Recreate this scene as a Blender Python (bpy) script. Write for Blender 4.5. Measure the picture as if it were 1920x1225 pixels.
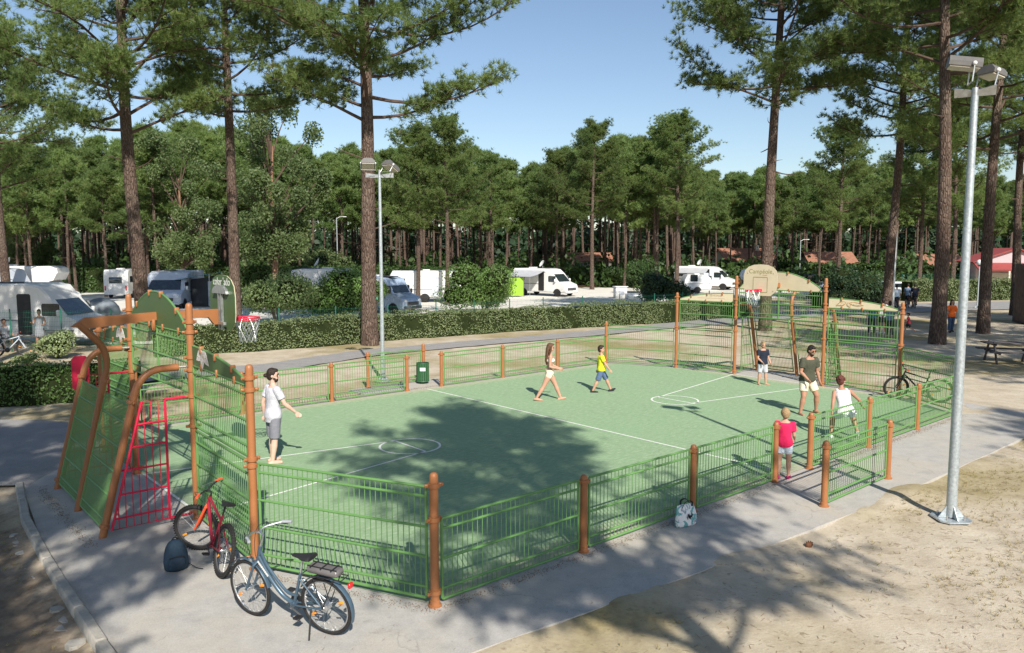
import bpy, math, random
import numpy as np
from mathutils import Matrix, Vector
random.seed(7); rng = np.random.default_rng(7)
scn = bpy.context.scene
for _o in list(bpy.data.objects): bpy.data.objects.remove(_o)
COL = scn.collection
R = math.radians
# ------------------------------------------------------------------ camera, sky, sun, exposure
cam = bpy.data.cameras.new('camera'); camo = bpy.data.objects.new('camera', cam); COL.objects.link(camo)
cam.sensor_width = 36.0; cam.lens = 27.19; cam.clip_start = 0.1; cam.clip_end = 3000
camo.location = (0, 0, 4.3); camo.rotation_euler = (R(90 - 5.61), 0, 0)
scn.camera = camo
SUN = Vector((0.355, -1.225, 1.0)).normalized()          # towards the sun
world = bpy.data.worlds.new('World'); scn.world = world; world.use_nodes = True
wn = world.node_tree; wn.nodes.clear()
sky = wn.nodes.new('ShaderNodeTexSky'); sky.sky_type = 'NISHITA'; sky.sun_disc = False
sky.sun_elevation = math.asin(SUN.z); sky.sun_rotation = math.atan2(SUN.x, SUN.y)
sky.air_density = 1.0; sky.dust_density = 0.6; sky.ozone_density = 1.6
bg = wn.nodes.new('ShaderNodeBackground'); bg.inputs[1].default_value = 0.098
wo = wn.nodes.new('ShaderNodeOutputWorld')
wn.links.new(sky.outputs[0], bg.inputs[0]); wn.links.new(bg.outputs[0], wo.inputs[0])
sl = bpy.data.lights.new('sun', 'SUN'); sl.energy = 5.0; sl.angle = R(0.53); sl.color = (1.0, 0.94, 0.84)
slo = bpy.data.objects.new('sun', sl); COL.objects.link(slo); slo.location = (20, -60, 50)
slo.rotation_euler = SUN.to_track_quat('Z', 'Y').to_euler()
scn.view_settings.view_transform = 'Standard'; scn.view_settings.look = 'None'
scn.view_settings.exposure = 0.45; scn.view_settings.gamma = 1.0; scn.view_settings.use_curve_mapping = False
cy = scn.cycles
cy.max_bounces = 5; cy.diffuse_bounces = 2; cy.glossy_bounces = 2; cy.transmission_bounces = 3; cy.transparent_max_bounces = 8
cy.caustics_reflective = False; cy.caustics_refractive = False
cy.use_denoising = True
try: cy.denoiser = 'OPENIMAGEDENOISE'
except Exception: pass
try: cy.denoising_prefilter = 'NONE'
except Exception: pass

# ------------------------------------------------------------------ materials
MATS = {}
def nt_new(name):
    m = bpy.data.materials.new(name); m.use_nodes = True
    nt = m.node_tree; nt.nodes.clear()
    out = nt.nodes.new('ShaderNodeOutputMaterial')
    return m, nt, out
def node(nt, t, **kw):
    n = nt.nodes.new(t)
    for k, v in kw.items():
        if k.startswith('i_'):
            n.inputs[k[2:].replace('_', ' ')].default_value = v
        else: setattr(n, k, v)
    return n
def ramp(nt, fac, stops):
    r = nt.nodes.new('ShaderNodeValToRGB'); e = r.color_ramp.elements
    while len(e) < len(stops): e.new(0.5)
    for el, (p, c) in zip(e, stops):
        el.position = p; el.color = tuple(c) + ((1,) if len(c) == 3 else ())
    nt.links.new(fac, r.inputs[0]); return r
def mixc(nt, fac, a, b, mode='MIX'):
    m = nt.nodes.new('ShaderNodeMix'); m.data_type = 'RGBA'; m.blend_type = mode
    for s, v in ((0, fac), (6, a), (7, b)):
        if isinstance(v, bpy.types.NodeSocket): nt.links.new(v, m.inputs[s])
        elif s == 0: m.inputs[0].default_value = v
        else: m.inputs[s].default_value = tuple(v) + ((1,) if len(v) == 3 else ())
    return m.outputs[2]
def noise(nt, scale, detail=4, rough=0.55, coord='obj', dist=0.0, mul=None):
    tc = nt.nodes.new('ShaderNodeTexCoord'); n = nt.nodes.new('ShaderNodeTexNoise')
    n.inputs['Scale'].default_value = scale; n.inputs['Detail'].default_value = detail
    n.inputs['Roughness'].default_value = rough; n.inputs['Distortion'].default_value = dist
    if coord == 'world':
        g = nt.nodes.new('ShaderNodeNewGeometry'); src = g.outputs['Position']
    else: src = tc.outputs['Object']
    if mul:
        mp = nt.nodes.new('ShaderNodeMapping'); mp.inputs['Scale'].default_value = mul
        nt.links.new(src, mp.inputs[0]); src = mp.outputs[0]
    nt.links.new(src, n.inputs['Vector']); return n.outputs['Fac']
def mat(name, col, rough=0.5, metal=0.0, var=0.12, scale=9.0, bump=0.0, bscale=60.0, spec=0.4, coord='obj', dirt=None, alpha=None, coat=0.0):
    """painted / plain surface: base colour with slow wear, optional relief"""
    if name in MATS: return MATS[name]
    m, nt, out = nt_new(name); b = node(nt, 'ShaderNodeBsdfPrincipled')
    b.inputs['Roughness'].default_value = rough; b.inputs['Metallic'].default_value = metal
    b.inputs['Specular IOR Level'].default_value = spec; b.inputs['Coat Weight'].default_value = coat
    n1 = noise(nt, scale, 5, 0.6, coord)
    lo = [max(0, c * (1 - var)) for c in col]; hi = [min(1, c * (1 + var)) for c in col]
    c = ramp(nt, n1, [(0.3, lo), (0.7, hi)]).outputs[0]
    if dirt:
        n2 = noise(nt, scale * 0.37, 6, 0.7, coord); f = ramp(nt, n2, [(0.52, (0, 0, 0)), (0.72, (dirt[3],) * 3)]).outputs[0]
        c = mixc(nt, f, c, dirt[:3])
    nt.links.new(c, b.inputs['Base Color'])
    rr = ramp(nt, n1, [(0.2, (max(0, rough - .08),) * 3), (0.8, (min(1, rough + .1),) * 3)]); nt.links.new(rr.outputs[0], b.inputs['Roughness'])
    if bump:
        bn = noise(nt, bscale, 4, 0.6, coord); bu = node(nt, 'ShaderNodeBump'); bu.inputs['Strength'].default_value = bump
        bu.inputs['Distance'].default_value = 0.02; nt.links.new(bn, bu.inputs['Height']); nt.links.new(bu.outputs[0], b.inputs['Normal'])
    nt.links.new(b.outputs[0], out.inputs[0]); MATS[name] = m; return m
def leafmat(name, c1, c2, c3=None, scale=0.8, trans=0.35, rough=0.55, brown=False):
    """foliage: hue drifts through the crown and from plant to plant, thin leaves let light through"""
    if name in MATS: return MATS[name]
    m, nt, out = nt_new(name)
    n1 = noise(nt, scale, 3, 0.6, 'world'); n2 = noise(nt, scale * 9, 2, 0.5, 'world')
    c = ramp(nt, n1, [(0.32, c1), (0.68, c2)]).outputs[0]
    if c3: c = mixc(nt, ramp(nt, n2, [(0.56, (0, 0, 0)), (0.78, (.75,) * 3)]).outputs[0], c, c3)
    if brown: c = mixc(nt, ramp(nt, noise(nt, scale * 3.1, 2, .5, 'world'), [(0.66, (0, 0, 0)), (0.76, (.7,) * 3)]).outputs[0], c, (.20, .115, .05))      # dead sprays
    oi = node(nt, 'ShaderNodeObjectInfo'); hs = node(nt, 'ShaderNodeHueSaturation')
    mr = node(nt, 'ShaderNodeMapRange'); nt.links.new(oi.outputs['Random'], mr.inputs[0]); mr.inputs[3].default_value = 0.8; mr.inputs[4].default_value = 1.2
    nt.links.new(mr.outputs[0], hs.inputs['Value']); nt.links.new(c, hs.inputs['Color'])
    d = node(nt, 'ShaderNodeBsdfPrincipled'); d.inputs['Roughness'].default_value = rough; d.inputs['Specular IOR Level'].default_value = 0.45
    t = node(nt, 'ShaderNodeBsdfTranslucent'); mx = node(nt, 'ShaderNodeMixShader'); mx.inputs[0].default_value = trans
    nt.links.new(hs.outputs[0], d.inputs['Base Color'])
    tc = mixc(nt, 0.4, hs.outputs[0], (0.34, 0.40, 0.09)); nt.links.new(tc, t.inputs['Color'])
    nt.links.new(d.outputs[0], mx.inputs[1]); nt.links.new(t.outputs[0], mx.inputs[2]); nt.links.new(mx.outputs[0], out.inputs[0])
    MATS[name] = m; return m
def glassmat(name, tint=(0.02, 0.03, 0.035), rough=0.06):
    if name in MATS: return MATS[name]
    m = mat(name, tint, rough, 0, 0.05, spec=0.9, coat=0.6); return m

# ------------------------------------------------------------------ mesh helpers
def fast_mesh(name, V, F, smooth=False):
    """V (N,3) array, F (M,k) array of one polygon size"""
    V = np.asarray(V, np.float32); F = np.asarray(F, np.int32); k = F.shape[1]
    me = bpy.data.meshes.new(name); me.vertices.add(len(V)); me.vertices.foreach_set('co', V.ravel())
    me.loops.add(F.size); me.loops.foreach_set('vertex_index', F.ravel())
    me.polygons.add(len(F)); me.polygons.foreach_set('loop_start', np.arange(0, F.size, k, dtype=np.int32))
    me.polygons.foreach_set('loop_total', np.full(len(F), k, np.int32))
    if smooth: me.polygons.foreach_set('use_smooth', np.ones(len(F), bool))
    me.update(calc_edges=True); return me
def obj(name, me, m=None, parent=None, mtx=None):
    o = bpy.data.objects.new(name, me); COL.objects.link(o)
    if m is not None and me is not None:
        if not me.materials: me.materials.append(m)
        elif me.materials[0] != m:
            o.material_slots[0].link = 'OBJECT'; o.material_slots[0].material = m
    if parent is not None: o.parent = parent
    if mtx is not None: o.matrix_local = mtx
    return o
def tag(o, label=None, cat=None, group=None, kind=None):
    if label: o['label'] = label
    if cat: o['category'] = cat
    if group: o['group'] = group
    if kind: o['kind'] = kind
    return o
def thing(name, label, cat, loc=(0, 0, 0), rz=0.0, group=None, rot=None):
    o = bpy.data.objects.new(name, None); COL.objects.link(o); o.empty_display_size = 0.2
    o.location = loc; o.rotation_euler = rot if rot else (0, 0, rz)
    return tag(o, label, cat, group)
TMPSC = bpy.data.scenes.new('tmp')
def eval_mesh(o):
    """evaluate one object's modifiers or text in a scene of its own (fast), hand back a plain mesh"""
    TMPSC.collection.objects.link(o); vl = TMPSC.view_layers[0]; vl.update(); dg = vl.depsgraph
    me = bpy.data.meshes.new_from_object(o.evaluated_get(dg)); bpy.data.objects.remove(o); me.materials.clear(); return me
def copy_tree(o, parent=None):
    c = o.copy(); COL.objects.link(c); c.parent = parent
    for ch in list(o.children): copy_tree(ch, c)
    return c
def frame_of(d):
    d = Vector(d).normalized(); a = Vector((0, 0, 1)) if abs(d.z) < 0.93 else Vector((1, 0, 0))
    x = a.cross(d).normalized(); return x, d.cross(x), d
class MB:
    """collects shapes, build() links them as ONE mesh object"""
    def __init__(s): s.v = []; s.f = []
    def add(s, vs, fs, M=None):
        n = len(s.v)
        if M is not None: vs = [M @ Vector(p) for p in vs]
        s.v += [tuple(p) for p in vs]; s.f += [tuple(i + n for i in q) for q in fs]; return s
    def box(s, c, d, M=None, bev=0.0):
        x, y, z = (q / 2 for q in d); cx_, cy_, cz_ = c
        if bev <= 0:
            vs = [(cx_ + a * x, cy_ + b * y, cz_ + e * z) for e in (-1, 1) for b in (-1, 1) for a in (-1, 1)]
            return s.add(vs, [(0, 2, 3, 1), (4, 5, 7, 6), (0, 1, 5, 4), (2, 6, 7, 3), (0, 4, 6, 2), (1, 3, 7, 5)], M)
        b = min(bev, x * .9, y * .9, z * .9)      # rounded box: three rings of a chamfered outline
        out = [(x - b, -y), (x, -y + b), (x, y - b), (x - b, y), (-x + b, y), (-x, y - b), (-x, -y + b), (-x + b, -y)]
        top = [(p[0] * (x - .8 * b) / x, p[1] * (y - .8 * b) / y) for p in out]
        vs = [(cx_ + p[0], cy_ + p[1], cz_ - z) for p in top] + [(cx_ + p[0], cy_ + p[1], cz_ - z + b) for p in out] + [(cx_ + p[0], cy_ + p[1], cz_ + z - b) for p in out] + [(cx_ + p[0], cy_ + p[1], cz_ + z) for p in top]
        fs = [tuple(range(7, -1, -1)), tuple(range(24, 32))]
        for r in range(3):
            for i in range(8): j = (i + 1) % 8; fs.append((r * 8 + i, r * 8 + j, r * 8 + 8 + j, r * 8 + 8 + i))
        return s.add(vs, fs, M)
    def tube(s, pts, r, n=10, cap=True, closed=False, M=None, flat=None):
        pts = [Vector(p) for p in pts]; k = len(pts); rs = r if isinstance(r, (list, tuple)) else [r] * k
        vs = []; fs = []; px = None
        for i, p in enumerate(pts):
            if closed: d = pts[(i + 1) % k] - pts[i - 1]
            else: d = pts[min(i + 1, k - 1)] - pts[max(i - 1, 0)]
            if d.length < 1e-9: d = Vector((0, 0, 1))
            d.normalize()
            if px is None: px, py, _ = frame_of(d)
            else:
                px = (px - d * px.dot(d)); px = px.normalized() if px.length > 1e-6 else frame_of(d)[0]; py = d.cross(px)
            rr = rs[i]; ra, rb = rr if isinstance(rr, (tuple, list)) else (rr, rr)
            for j in range(n):
                a = 2 * math.pi * j / n; vs.append(p + px * (ra * math.cos(a)) + py * (rb * math.sin(a)))
        for i in range(k if closed else k - 1):
            i2 = (i + 1) % k
            for j in range(n): j2 = (j + 1) % n; fs.append((i * n + j, i * n + j2, i2 * n + j2, i2 * n + j))
        if cap and not closed: fs += [tuple(range(n - 1, -1, -1)), tuple(range((k - 1) * n, k * n))]
        return s.add(vs, fs, M)
    def lathe(s, prof, n=16, M=None):
        vs = []; fs = []; k = len(prof)
        for r, z in prof:
            for j in range(n): a = 2 * math.pi * j / n; vs.append((r * math.cos(a), r * math.sin(a), z))
        for i in range(k - 1):
            for j in range(n): j2 = (j + 1) % n; fs.append((i * n + j, i * n + j2, i * n + n + j2, i * n + n + j))
        fs += [tuple(range(n - 1, -1, -1)), tuple(range((k - 1) * n, k * n))]
        return s.add(vs, fs, M)
    def ball(s, c, r, n=10, m=7, M=None):
        rx, ry, rz = r if isinstance(r, (tuple, list)) else (r, r, r)
        vs = []; fs = []
        for i in range(1, m):
            t = math.pi * i / m
            for j in range(n): a = 2 * math.pi * j / n; vs.append((c[0] + rx * math.sin(t) * math.cos(a), c[1] + ry * math.sin(t) * math.sin(a), c[2] + rz * math.cos(t)))
        vs += [(c[0], c[1], c[2] + rz), (c[0], c[1], c[2] - rz)]; T = len(vs) - 2; B = T + 1
        for i in range(m - 2):
            for j in range(n): j2 = (j + 1) % n; fs.append((i * n + j, i * n + n + j, i * n + n + j2, i * n + j2))
        for j in range(n): j2 = (j + 1) % n; fs.append((T, j, j2)); fs.append((B, (m - 2) * n + j2, (m - 2) * n + j))
        return s.add(vs, fs, M)
    def prism(s, poly, a, b, axis='z', M=None):
        """polygon extruded from a to b along an axis (poly in the two other axes)"""
        k = len(poly)
        def P3(p, t): return {'z': (p[0], p[1], t), 'y': (p[0], t, p[1]), 'x': (t, p[0], p[1])}[axis]
        vs = [P3(p, a) for p in poly] + [P3(p, b) for p in poly]
        fs = [tuple(range(k - 1, -1, -1)), tuple(range(k, 2 * k))] + [(i, (i + 1) % k, (i + 1) % k + k, i + k) for i in range(k)]
        return s.add(vs, fs, M)
    def mesh(s, name, smooth=True, angle=40):
        me = bpy.data.meshes.new(name); me.from_pydata(s.v, [], s.f); me.validate(); me.update()
        import bmesh
        bm = bmesh.new(); bm.from_mesh(me); bmesh.ops.recalc_face_normals(bm, faces=bm.faces)
        if smooth:
            ca = math.cos(R(angle))
            for f in bm.faces: f.smooth = True
            for e in bm.edges:
                if len(e.link_faces) == 2 and e.link_faces[0].normal.dot(e.link_faces[1].normal) < ca: e.smooth = False
        bm.to_mesh(me); bm.free(); return me
    def build(s, name, m, parent=None, smooth=True, mtx=None, angle=40):
        return obj(name, s.mesh(name, smooth, angle), m, parent, mtx)
def T(x=0, y=0, z=0): return Matrix.Translation((x, y, z))
def RX(a): return Matrix.Rotation(a, 4, 'X')
def RY(a): return Matrix.Rotation(a, 4, 'Y')
def RZ(a): return Matrix.Rotation(a, 4, 'Z')
def arc(p0, p1, p2, n=8):
    p0, p1, p2 = Vector(p0), Vector(p1), Vector(p2)
    return [(1 - t) ** 2 * p0 + 2 * t * (1 - t) * p1 + t * t * p2 for t in [i / n for i in range(n + 1)]]
def smooth_line(pts, n=6):
    """Catmull-Rom through points"""
    P = [Vector(p) for p in pts]; out = []
    for i in range(len(P) - 1):
        a, b, c, d = P[max(i - 1, 0)], P[i], P[i + 1], P[min(i + 2, len(P) - 1)]
        for k in range(n):
            t = k / n; out.append(0.5 * ((2 * b) + (c - a) * t + (2 * a - 5 * b + 4 * c - d) * t * t + (3 * b - a - 3 * c + d) * t ** 3))
    return out + [P[-1]]
# text drawn as flat raised lettering
def lettering(name, txt, size, m, parent, mtx, depth=0.004):
    c = bpy.data.curves.new(name, 'FONT'); c.body = txt; c.size = size; c.extrude = depth; c.align_x = 'CENTER'; c.align_y = 'CENTER'
    t = bpy.data.objects.new('tmp', c); me = eval_mesh(t)
    return obj(name, me, m, parent, mtx)
# court frame: u along the court, v towards the camera side
CA, SA = math.cos(R(41)), math.sin(R(41)); CX, CY = 1.334, 19.231
def W(u, v, z=0.0): return Vector((CX + u * CA + v * SA, CY + u * SA - v * CA, z))
# ground seen at a bearing: sideways ratio k = x/y at distance y
def at(px, Y): return ((px - 960) / 1450 * Y, Y)
# ================================================================== SETTING
def surf(name, build):
    if name in MATS: return MATS[name]
    m, nt, out = nt_new(name); b = node(nt, 'ShaderNodeBsdfPrincipled'); b.inputs['Specular IOR Level'].default_value = 0.15
    col, h, rough, st, dist = build(nt); nt.links.new(col, b.inputs['Base Color']); b.inputs['Roughness'].default_value = rough
    if h is not None:
        bu = node(nt, 'ShaderNodeBump'); bu.inputs['Strength'].default_value = st; bu.inputs['Distance'].default_value = dist
        nt.links.new(h, bu.inputs['Height']); nt.links.new(bu.outputs[0], b.inputs['Normal'])
    nt.links.new(b.outputs[0], out.inputs[0]); MATS[name] = m; return m
def math2(nt, op, a, b):
    n = node(nt, 'ShaderNodeMath', operation=op)
    for i, v in enumerate((a, b)):
        if isinstance(v, bpy.types.NodeSocket): nt.links.new(v, n.inputs[i])
        else: n.inputs[i].default_value = v
    return n.outputs[0]
def _sand(nt):
    big = noise(nt, 0.16, 4, 0.6, 'world'); mid = noise(nt, 1.5, 6, 0.7, 'world'); fine = noise(nt, 20, 5, 0.75, 'world'); lit = noise(nt, 6, 6, 0.7, 'world', 0.15)
    c = ramp(nt, mid, [(0.3, (.37, .31, .23)), (0.52, (.49, .425, .33)), (0.75, (.59, .53, .43))]).outputs[0]
    g = ramp(nt, big, [(0.46, (0, 0, 0)), (0.62, (.85,) * 3)]).outputs[0]
    gr = ramp(nt, lit, [(0.35, (.20, .155, .06)), (0.55, (.30, .245, .11)), (0.72, (.16, .18, .055))]).outputs[0]
    c = mixc(nt, g, c, gr)
    nd = ramp(nt, lit, [(0.57, (0, 0, 0)), (0.68, (.6,) * 3)]).outputs[0]      # litter of needles
    c = mixc(nt, nd, c, (.17, .105, .06))
    c = mixc(nt, ramp(nt, fine, [(0.28, (.35,) * 3), (.48, (0,) * 3)]).outputs[0], c, (.30, .23, .15))
    gq = node(nt, 'ShaderNodeNewGeometry'); sp = node(nt, 'ShaderNodeSeparateXYZ'); nt.links.new(gq.outputs['Position'], sp.inputs[0])
    uu = math2(nt, 'ADD', math2(nt, 'MULTIPLY', math2(nt, 'SUBTRACT', sp.outputs[0], CX), CA), math2(nt, 'MULTIPLY', math2(nt, 'SUBTRACT', sp.outputs[1], CY), SA))
    soil = ramp(nt, math2(nt, 'MULTIPLY', math2(nt, 'ADD', math2(nt, 'ADD', uu, math2(nt, 'MULTIPLY', mid, 1.2)), 10.7), -0.8), [(.05, (0,) * 3), (.6, (.8,) * 3)]).outputs[0]      # brown woodland soil left of the kerb
    c = mixc(nt, soil, c, ramp(nt, lit, [(.35, (.10, .068, .045)), (.6, (.19, .14, .095)), (.75, (.30, .245, .17))]).outputs[0])
    h = math2(nt, 'ADD', math2(nt, 'MULTIPLY', lit, 0.7), math2(nt, 'MULTIPLY', fine, 0.5))
    return c, h, 0.95, 0.6, 0.03
M_SAND = surf('sand_and_dry_grass', _sand)
def _conc(nt):
    big = noise(nt, 0.5, 5, 0.6, 'world'); mid = noise(nt, 3.5, 6, 0.7, 'world'); fine = noise(nt, 60, 3, 0.7, 'world')
    c = ramp(nt, mid, [(0.3, (.33, .315, .29)), (0.5, (.40, .38, .35)), (0.75, (.49, .465, .42))]).outputs[0]
    c = mixc(nt, ramp(nt, big, [(0.45, (0, 0, 0)), (0.66, (.8,) * 3)]).outputs[0], c, (.47, .41, .32))
    c = mixc(nt, ramp(nt, noise(nt, 1.3, 8, 0.75, 'world', 1.0), [(0.58, (0,) * 3), (0.7, (.5,) * 3)]).outputs[0], c, (.26, .25, .24))
    vo = node(nt, 'ShaderNodeTexVoronoi'); vo.feature = 'DISTANCE_TO_EDGE'; vo.inputs['Scale'].default_value = .42; gg = node(nt, 'ShaderNodeNewGeometry'); wv = node(nt, 'ShaderNodeVectorMath'); nn = node(nt, 'ShaderNodeTexNoise'); nn.inputs['Scale'].default_value = 2.2; nn.inputs['Detail'].default_value = 5; nt.links.new(gg.outputs['Position'], nn.inputs['Vector']); vs_ = node(nt, 'ShaderNodeVectorMath', operation='SCALE'); vs_.inputs['Scale'].default_value = .5; nt.links.new(nn.outputs['Color'], vs_.inputs[0]); nt.links.new(gg.outputs['Position'], wv.inputs[0]); nt.links.new(vs_.outputs[0], wv.inputs[1]); nt.links.new(wv.outputs[0], vo.inputs['Vector'])
    ck = math2(nt, 'MULTIPLY', ramp(nt, vo.outputs['Distance'], [(0, (.38,) * 3), (.006, (0,) * 3)]).outputs[0], ramp(nt, big, [(.48, (0,) * 3), (.56, (1,) * 3)]).outputs[0])
    c = mixc(nt, ck, c, (.12, .11, .10))                                        # hairline cracks
    c = mixc(nt, 0.25, c, ramp(nt, fine, [(0.3, (.2,) * 3), (.7, (.6,) * 3)]).outputs[0])
    return c, math2(nt, 'ADD', mid, math2(nt, 'MULTIPLY', fine, .3)), 0.9, 0.25, 0.02
M_CONC = surf('brushed_concrete', _conc)
def _asph(nt):
    mid = noise(nt, 2.0, 6, 0.7, 'world'); fine = noise(nt, 70, 3, 0.7, 'world')
    c = ramp(nt, mid, [(0.3, (.22, .21, .205)), (0.7, (.33, .315, .30))]).outputs[0]
    c = mixc(nt, 0.3, c, ramp(nt, fine, [(0.3, (.1,) * 3), (.7, (.5,) * 3)]).outputs[0])
    return c, fine, 0.9, 0.3, 0.01
M_ASPH = surf('worn_grey_asphalt', _asph)
def _grav(nt):
    mid = noise(nt, 0.4, 6, 0.7, 'world'); fine = noise(nt, 25, 3, 0.7, 'world')
    c = ramp(nt, mid, [(0.3, (.60, .56, .48)), (0.7, (.76, .73, .65))]).outputs[0]
    c = mixc(nt, 0.2, c, ramp(nt, fine, [(0.3, (.35,) * 3), (.7, (.8,) * 3)]).outputs[0])
    return c, fine, 0.95, 0.3, 0.02
M_GRAV = surf('pale_gravel', _grav)
HU, HV = 9.75, 6.05
def _turf(nt):
    tc = node(nt, 'ShaderNodeTexCoord'); sp = node(nt, 'ShaderNodeSeparateXYZ'); nt.links.new(tc.outputs['Object'], sp.inputs[0])
    mp = node(nt, 'ShaderNodeMapping'); mp.inputs['Scale'].default_value = (2.6, 6.5, 1); nt.links.new(tc.outputs['Object'], mp.inputs[0])
    st = node(nt, 'ShaderNodeTexNoise'); st.inputs['Scale'].default_value = 2.2; st.inputs['Detail'].default_value = 8; st.inputs['Roughness'].default_value = 0.72; nt.links.new(mp.outputs[0], st.inputs[0])
    big = noise(nt, 0.35, 4, 0.6); fine = noise(nt, 90, 3, 0.7)
    c = ramp(nt, st.outputs[0], [(0.3, (.205, .31, .175)), (0.5, (.265, .375, .225)), (0.66, (.35, .45, .30))]).outputs[0]
    c = mixc(nt, ramp(nt, big, [(0.4, (0,) * 3), (0.7, (.35,) * 3)]).outputs[0], c, (.25, .40, .23))
    c = mixc(nt, ramp(nt, st.outputs[0], [(0.64, (0,) * 3), (0.76, (.6,) * 3)]).outputs[0], c, (.55, .58, .42))     # sand combed into the pile
    ax = node(nt, 'ShaderNodeMath', operation='ABSOLUTE'); nt.links.new(sp.outputs[0], ax.inputs[0])
    ay = node(nt, 'ShaderNodeMath', operation='ABSOLUTE'); nt.links.new(sp.outputs[1], ay.inputs[0])
    dx = math2(nt, 'SUBTRACT', ax.outputs[0], HU - .2); dy = math2(nt, 'SUBTRACT', ay.outputs[0], HV - .05)
    d = math2(nt, 'MAXIMUM', dx, dy)                                             # >0 outside, sand trodden in along the fence
    e = math2(nt, 'ADD', d, math2(nt, 'MULTIPLY', math2(nt, 'SUBTRACT', st.outputs[0], 0.5), 1.6))
    ef = ramp(nt, math2(nt, 'ADD', e, 0.5), [(0.12, (0,) * 3), (0.62, (.8,) * 3)]).outputs[0]
    c = mixc(nt, ef, c, (.45, .42, .31))
    c = mixc(nt, ramp(nt, noise(nt, .9, 7, .75, 'obj', 1.5), [(.55, (0,) * 3), (.68, (.45,) * 3)]).outputs[0], c, (.22, .31, .20))     # scuffed, worn pile
    c = mixc(nt, 0.22, c, mixc(nt, 1.0, c, ramp(nt, fine, [(.3, (.35,) * 3), (.7, (1.6,) * 3)]).outputs[0], 'MULTIPLY'))
    return c, fine, 0.95, 0.5, 0.012
M_TURF = surf('artificial_turf', _turf)
M_LINE = mat('white_line_paint', (.74, .75, .70), 0.9, 0, .14, 22, spec=.1, dirt=(.35, .42, .30, .55))
# ground: one sheet, fine near the court, coarse to the horizon
def axis_pts(a, b, step, lo, hi):
    near = np.arange(a, b + step / 2, step); g = [near]
    d = step; x = b; l = []
    while x < hi: d *= 1.25; x += d; l.append(min(x, hi))
    g.append(np.array(l)); d = step; x = a; l = []
    while x > lo: d *= 1.25; x -= d; l.append(max(x, lo))
    return np.unique(np.concatenate([np.array(l[::-1]), near, np.array(g[1])]))
gx = axis_pts(-13, 15, 0.16, -900, 900); gy = axis_pts(4, 24, 0.16, -120, 1400)
GX, GY = np.meshgrid(gx, gy)
def vnoise(x, y, s, seed):
    r = np.random.default_rng(seed); G_ = r.random((64, 64)); xs = x / s; ys = y / s
    xi = np.floor(xs).astype(int); yi = np.floor(ys).astype(int); fx = xs - xi; fy = ys - yi; fx = fx * fx * (3 - 2 * fx); fy = fy * fy * (3 - 2 * fy)
    g = lambda a, b: G_[a % 64, b % 64]
    return (g(xi, yi) * (1 - fx) + g(xi + 1, yi) * fx) * (1 - fy) + (g(xi, yi + 1) * (1 - fx) + g(xi + 1, yi + 1) * fx) * fy
def ground_z(x, y):
    x = np.asarray(x, float); y = np.asarray(y, float)
    u = (x - CX) * CA + (y - CY) * SA; v = (x - CX) * SA - (y - CY) * CA
    z = -0.05 + (vnoise(x, y, 1.7, 1) - .5) * .05 + (vnoise(x, y, .5, 2) - .5) * .035
    z = z - np.clip((-11.6 - u) / .5, 0, 1) * .10                                # the drop beside the kerb
    inside = (u > -11.7) & (u < 11.6) & (v < 7.4) & (v > -7.4)
    z = np.where(inside, -0.06, z)
    z = np.minimum(z, -0.012)
    z = np.where((x > 11.8) & (x < 26) & (y > 20.1) & (y < 25), -.010 + (vnoise(x, y, .6, 14) - .4) * .02, z)      # sand level with the walkway end
    ve = np.interp(u, [-11.6, -8.8, -4.1, -1.4, .2, 6.84, 12], [7.3, 7.36, 7.81, 7.97, 8.07, 8.16, 8.4]); d = v - ve        # sand banked against and over the slab edge
    return z + np.where((u > -11) & (u < 9.5), np.exp(-(d / .26) ** 2) * (.028 + .055 * (vnoise(x, y, .9, 11) - .35)), 0)
GZ = ground_z(GX, GY); nx, ny = len(gx), len(gy)
ii = (np.arange(ny - 1)[:, None] * nx + np.arange(nx - 1)[None, :]).ravel()
ground = obj('ground', fast_mesh('ground', np.stack([GX, GY, GZ], -1).reshape(-1, 3), np.stack([ii, ii + 1, ii + nx + 1, ii + nx], -1), True), M_SAND)
tag(ground, 'pale sandy ground with dry grass and pine litter', kind='structure')
def sheet(name, pts, z, m, label, kind='structure', skirt=0.0):
    mb = MB()
    if skirt: mb.prism([(p[0], p[1]) for p in pts], z - skirt, z)
    else: mb.add([(p[0], p[1], z) for p in pts], [tuple(range(len(pts)))])
    return tag(mb.build(name, m, smooth=False), label, kind=kind)
def ragged(pts, step=.35, amp=.035, seed=3):
    r = random.Random(seed); out = []
    for i, a in enumerate(pts):
        b = pts[(i + 1) % len(pts)]; a = Vector(a[:2]); b = Vector(b[:2]); n = max(1, int((b - a).length / step))
        nrm = Vector((-(b - a).y, (b - a).x)).normalized() if (b - a).length > 0 else Vector((0, 0))
        for k in range(n):
            out.append(a.lerp(b, k / n) + nrm * (r.uniform(-amp, amp) if 0 < k else 0))
    return out
slab = [W(-11.62, 7.25), W(-8.8, 7.36), W(-4.1, 7.81), W(-1.4, 7.97), W(0.2, 8.07), W(6.84, 8.16), W(10.5, 8.3), W(16, 9.4), W(18, 4.4), W(12.5, 6.0), (13.2, 21.4), (12.3, 22.1), W(8.9, 6.6), W(8.8, 6.35),
        W(9.95, 3.8), W(10.4, 1.9), W(11.35, 1.8), W(11.35, -1.8), W(10.4, -1.9), W(9.9, -3.8), W(8.6, -6.4), W(1.4, -6.4), W(1.4, -7.6), W(-1.9, -7.6), W(-1.9, -6.5), W(-8.4, -6.5), W(-10.2, -4.4), W(-11.3, -2.9), W(-11.55, 0), W(-11.62, 2)]
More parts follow.
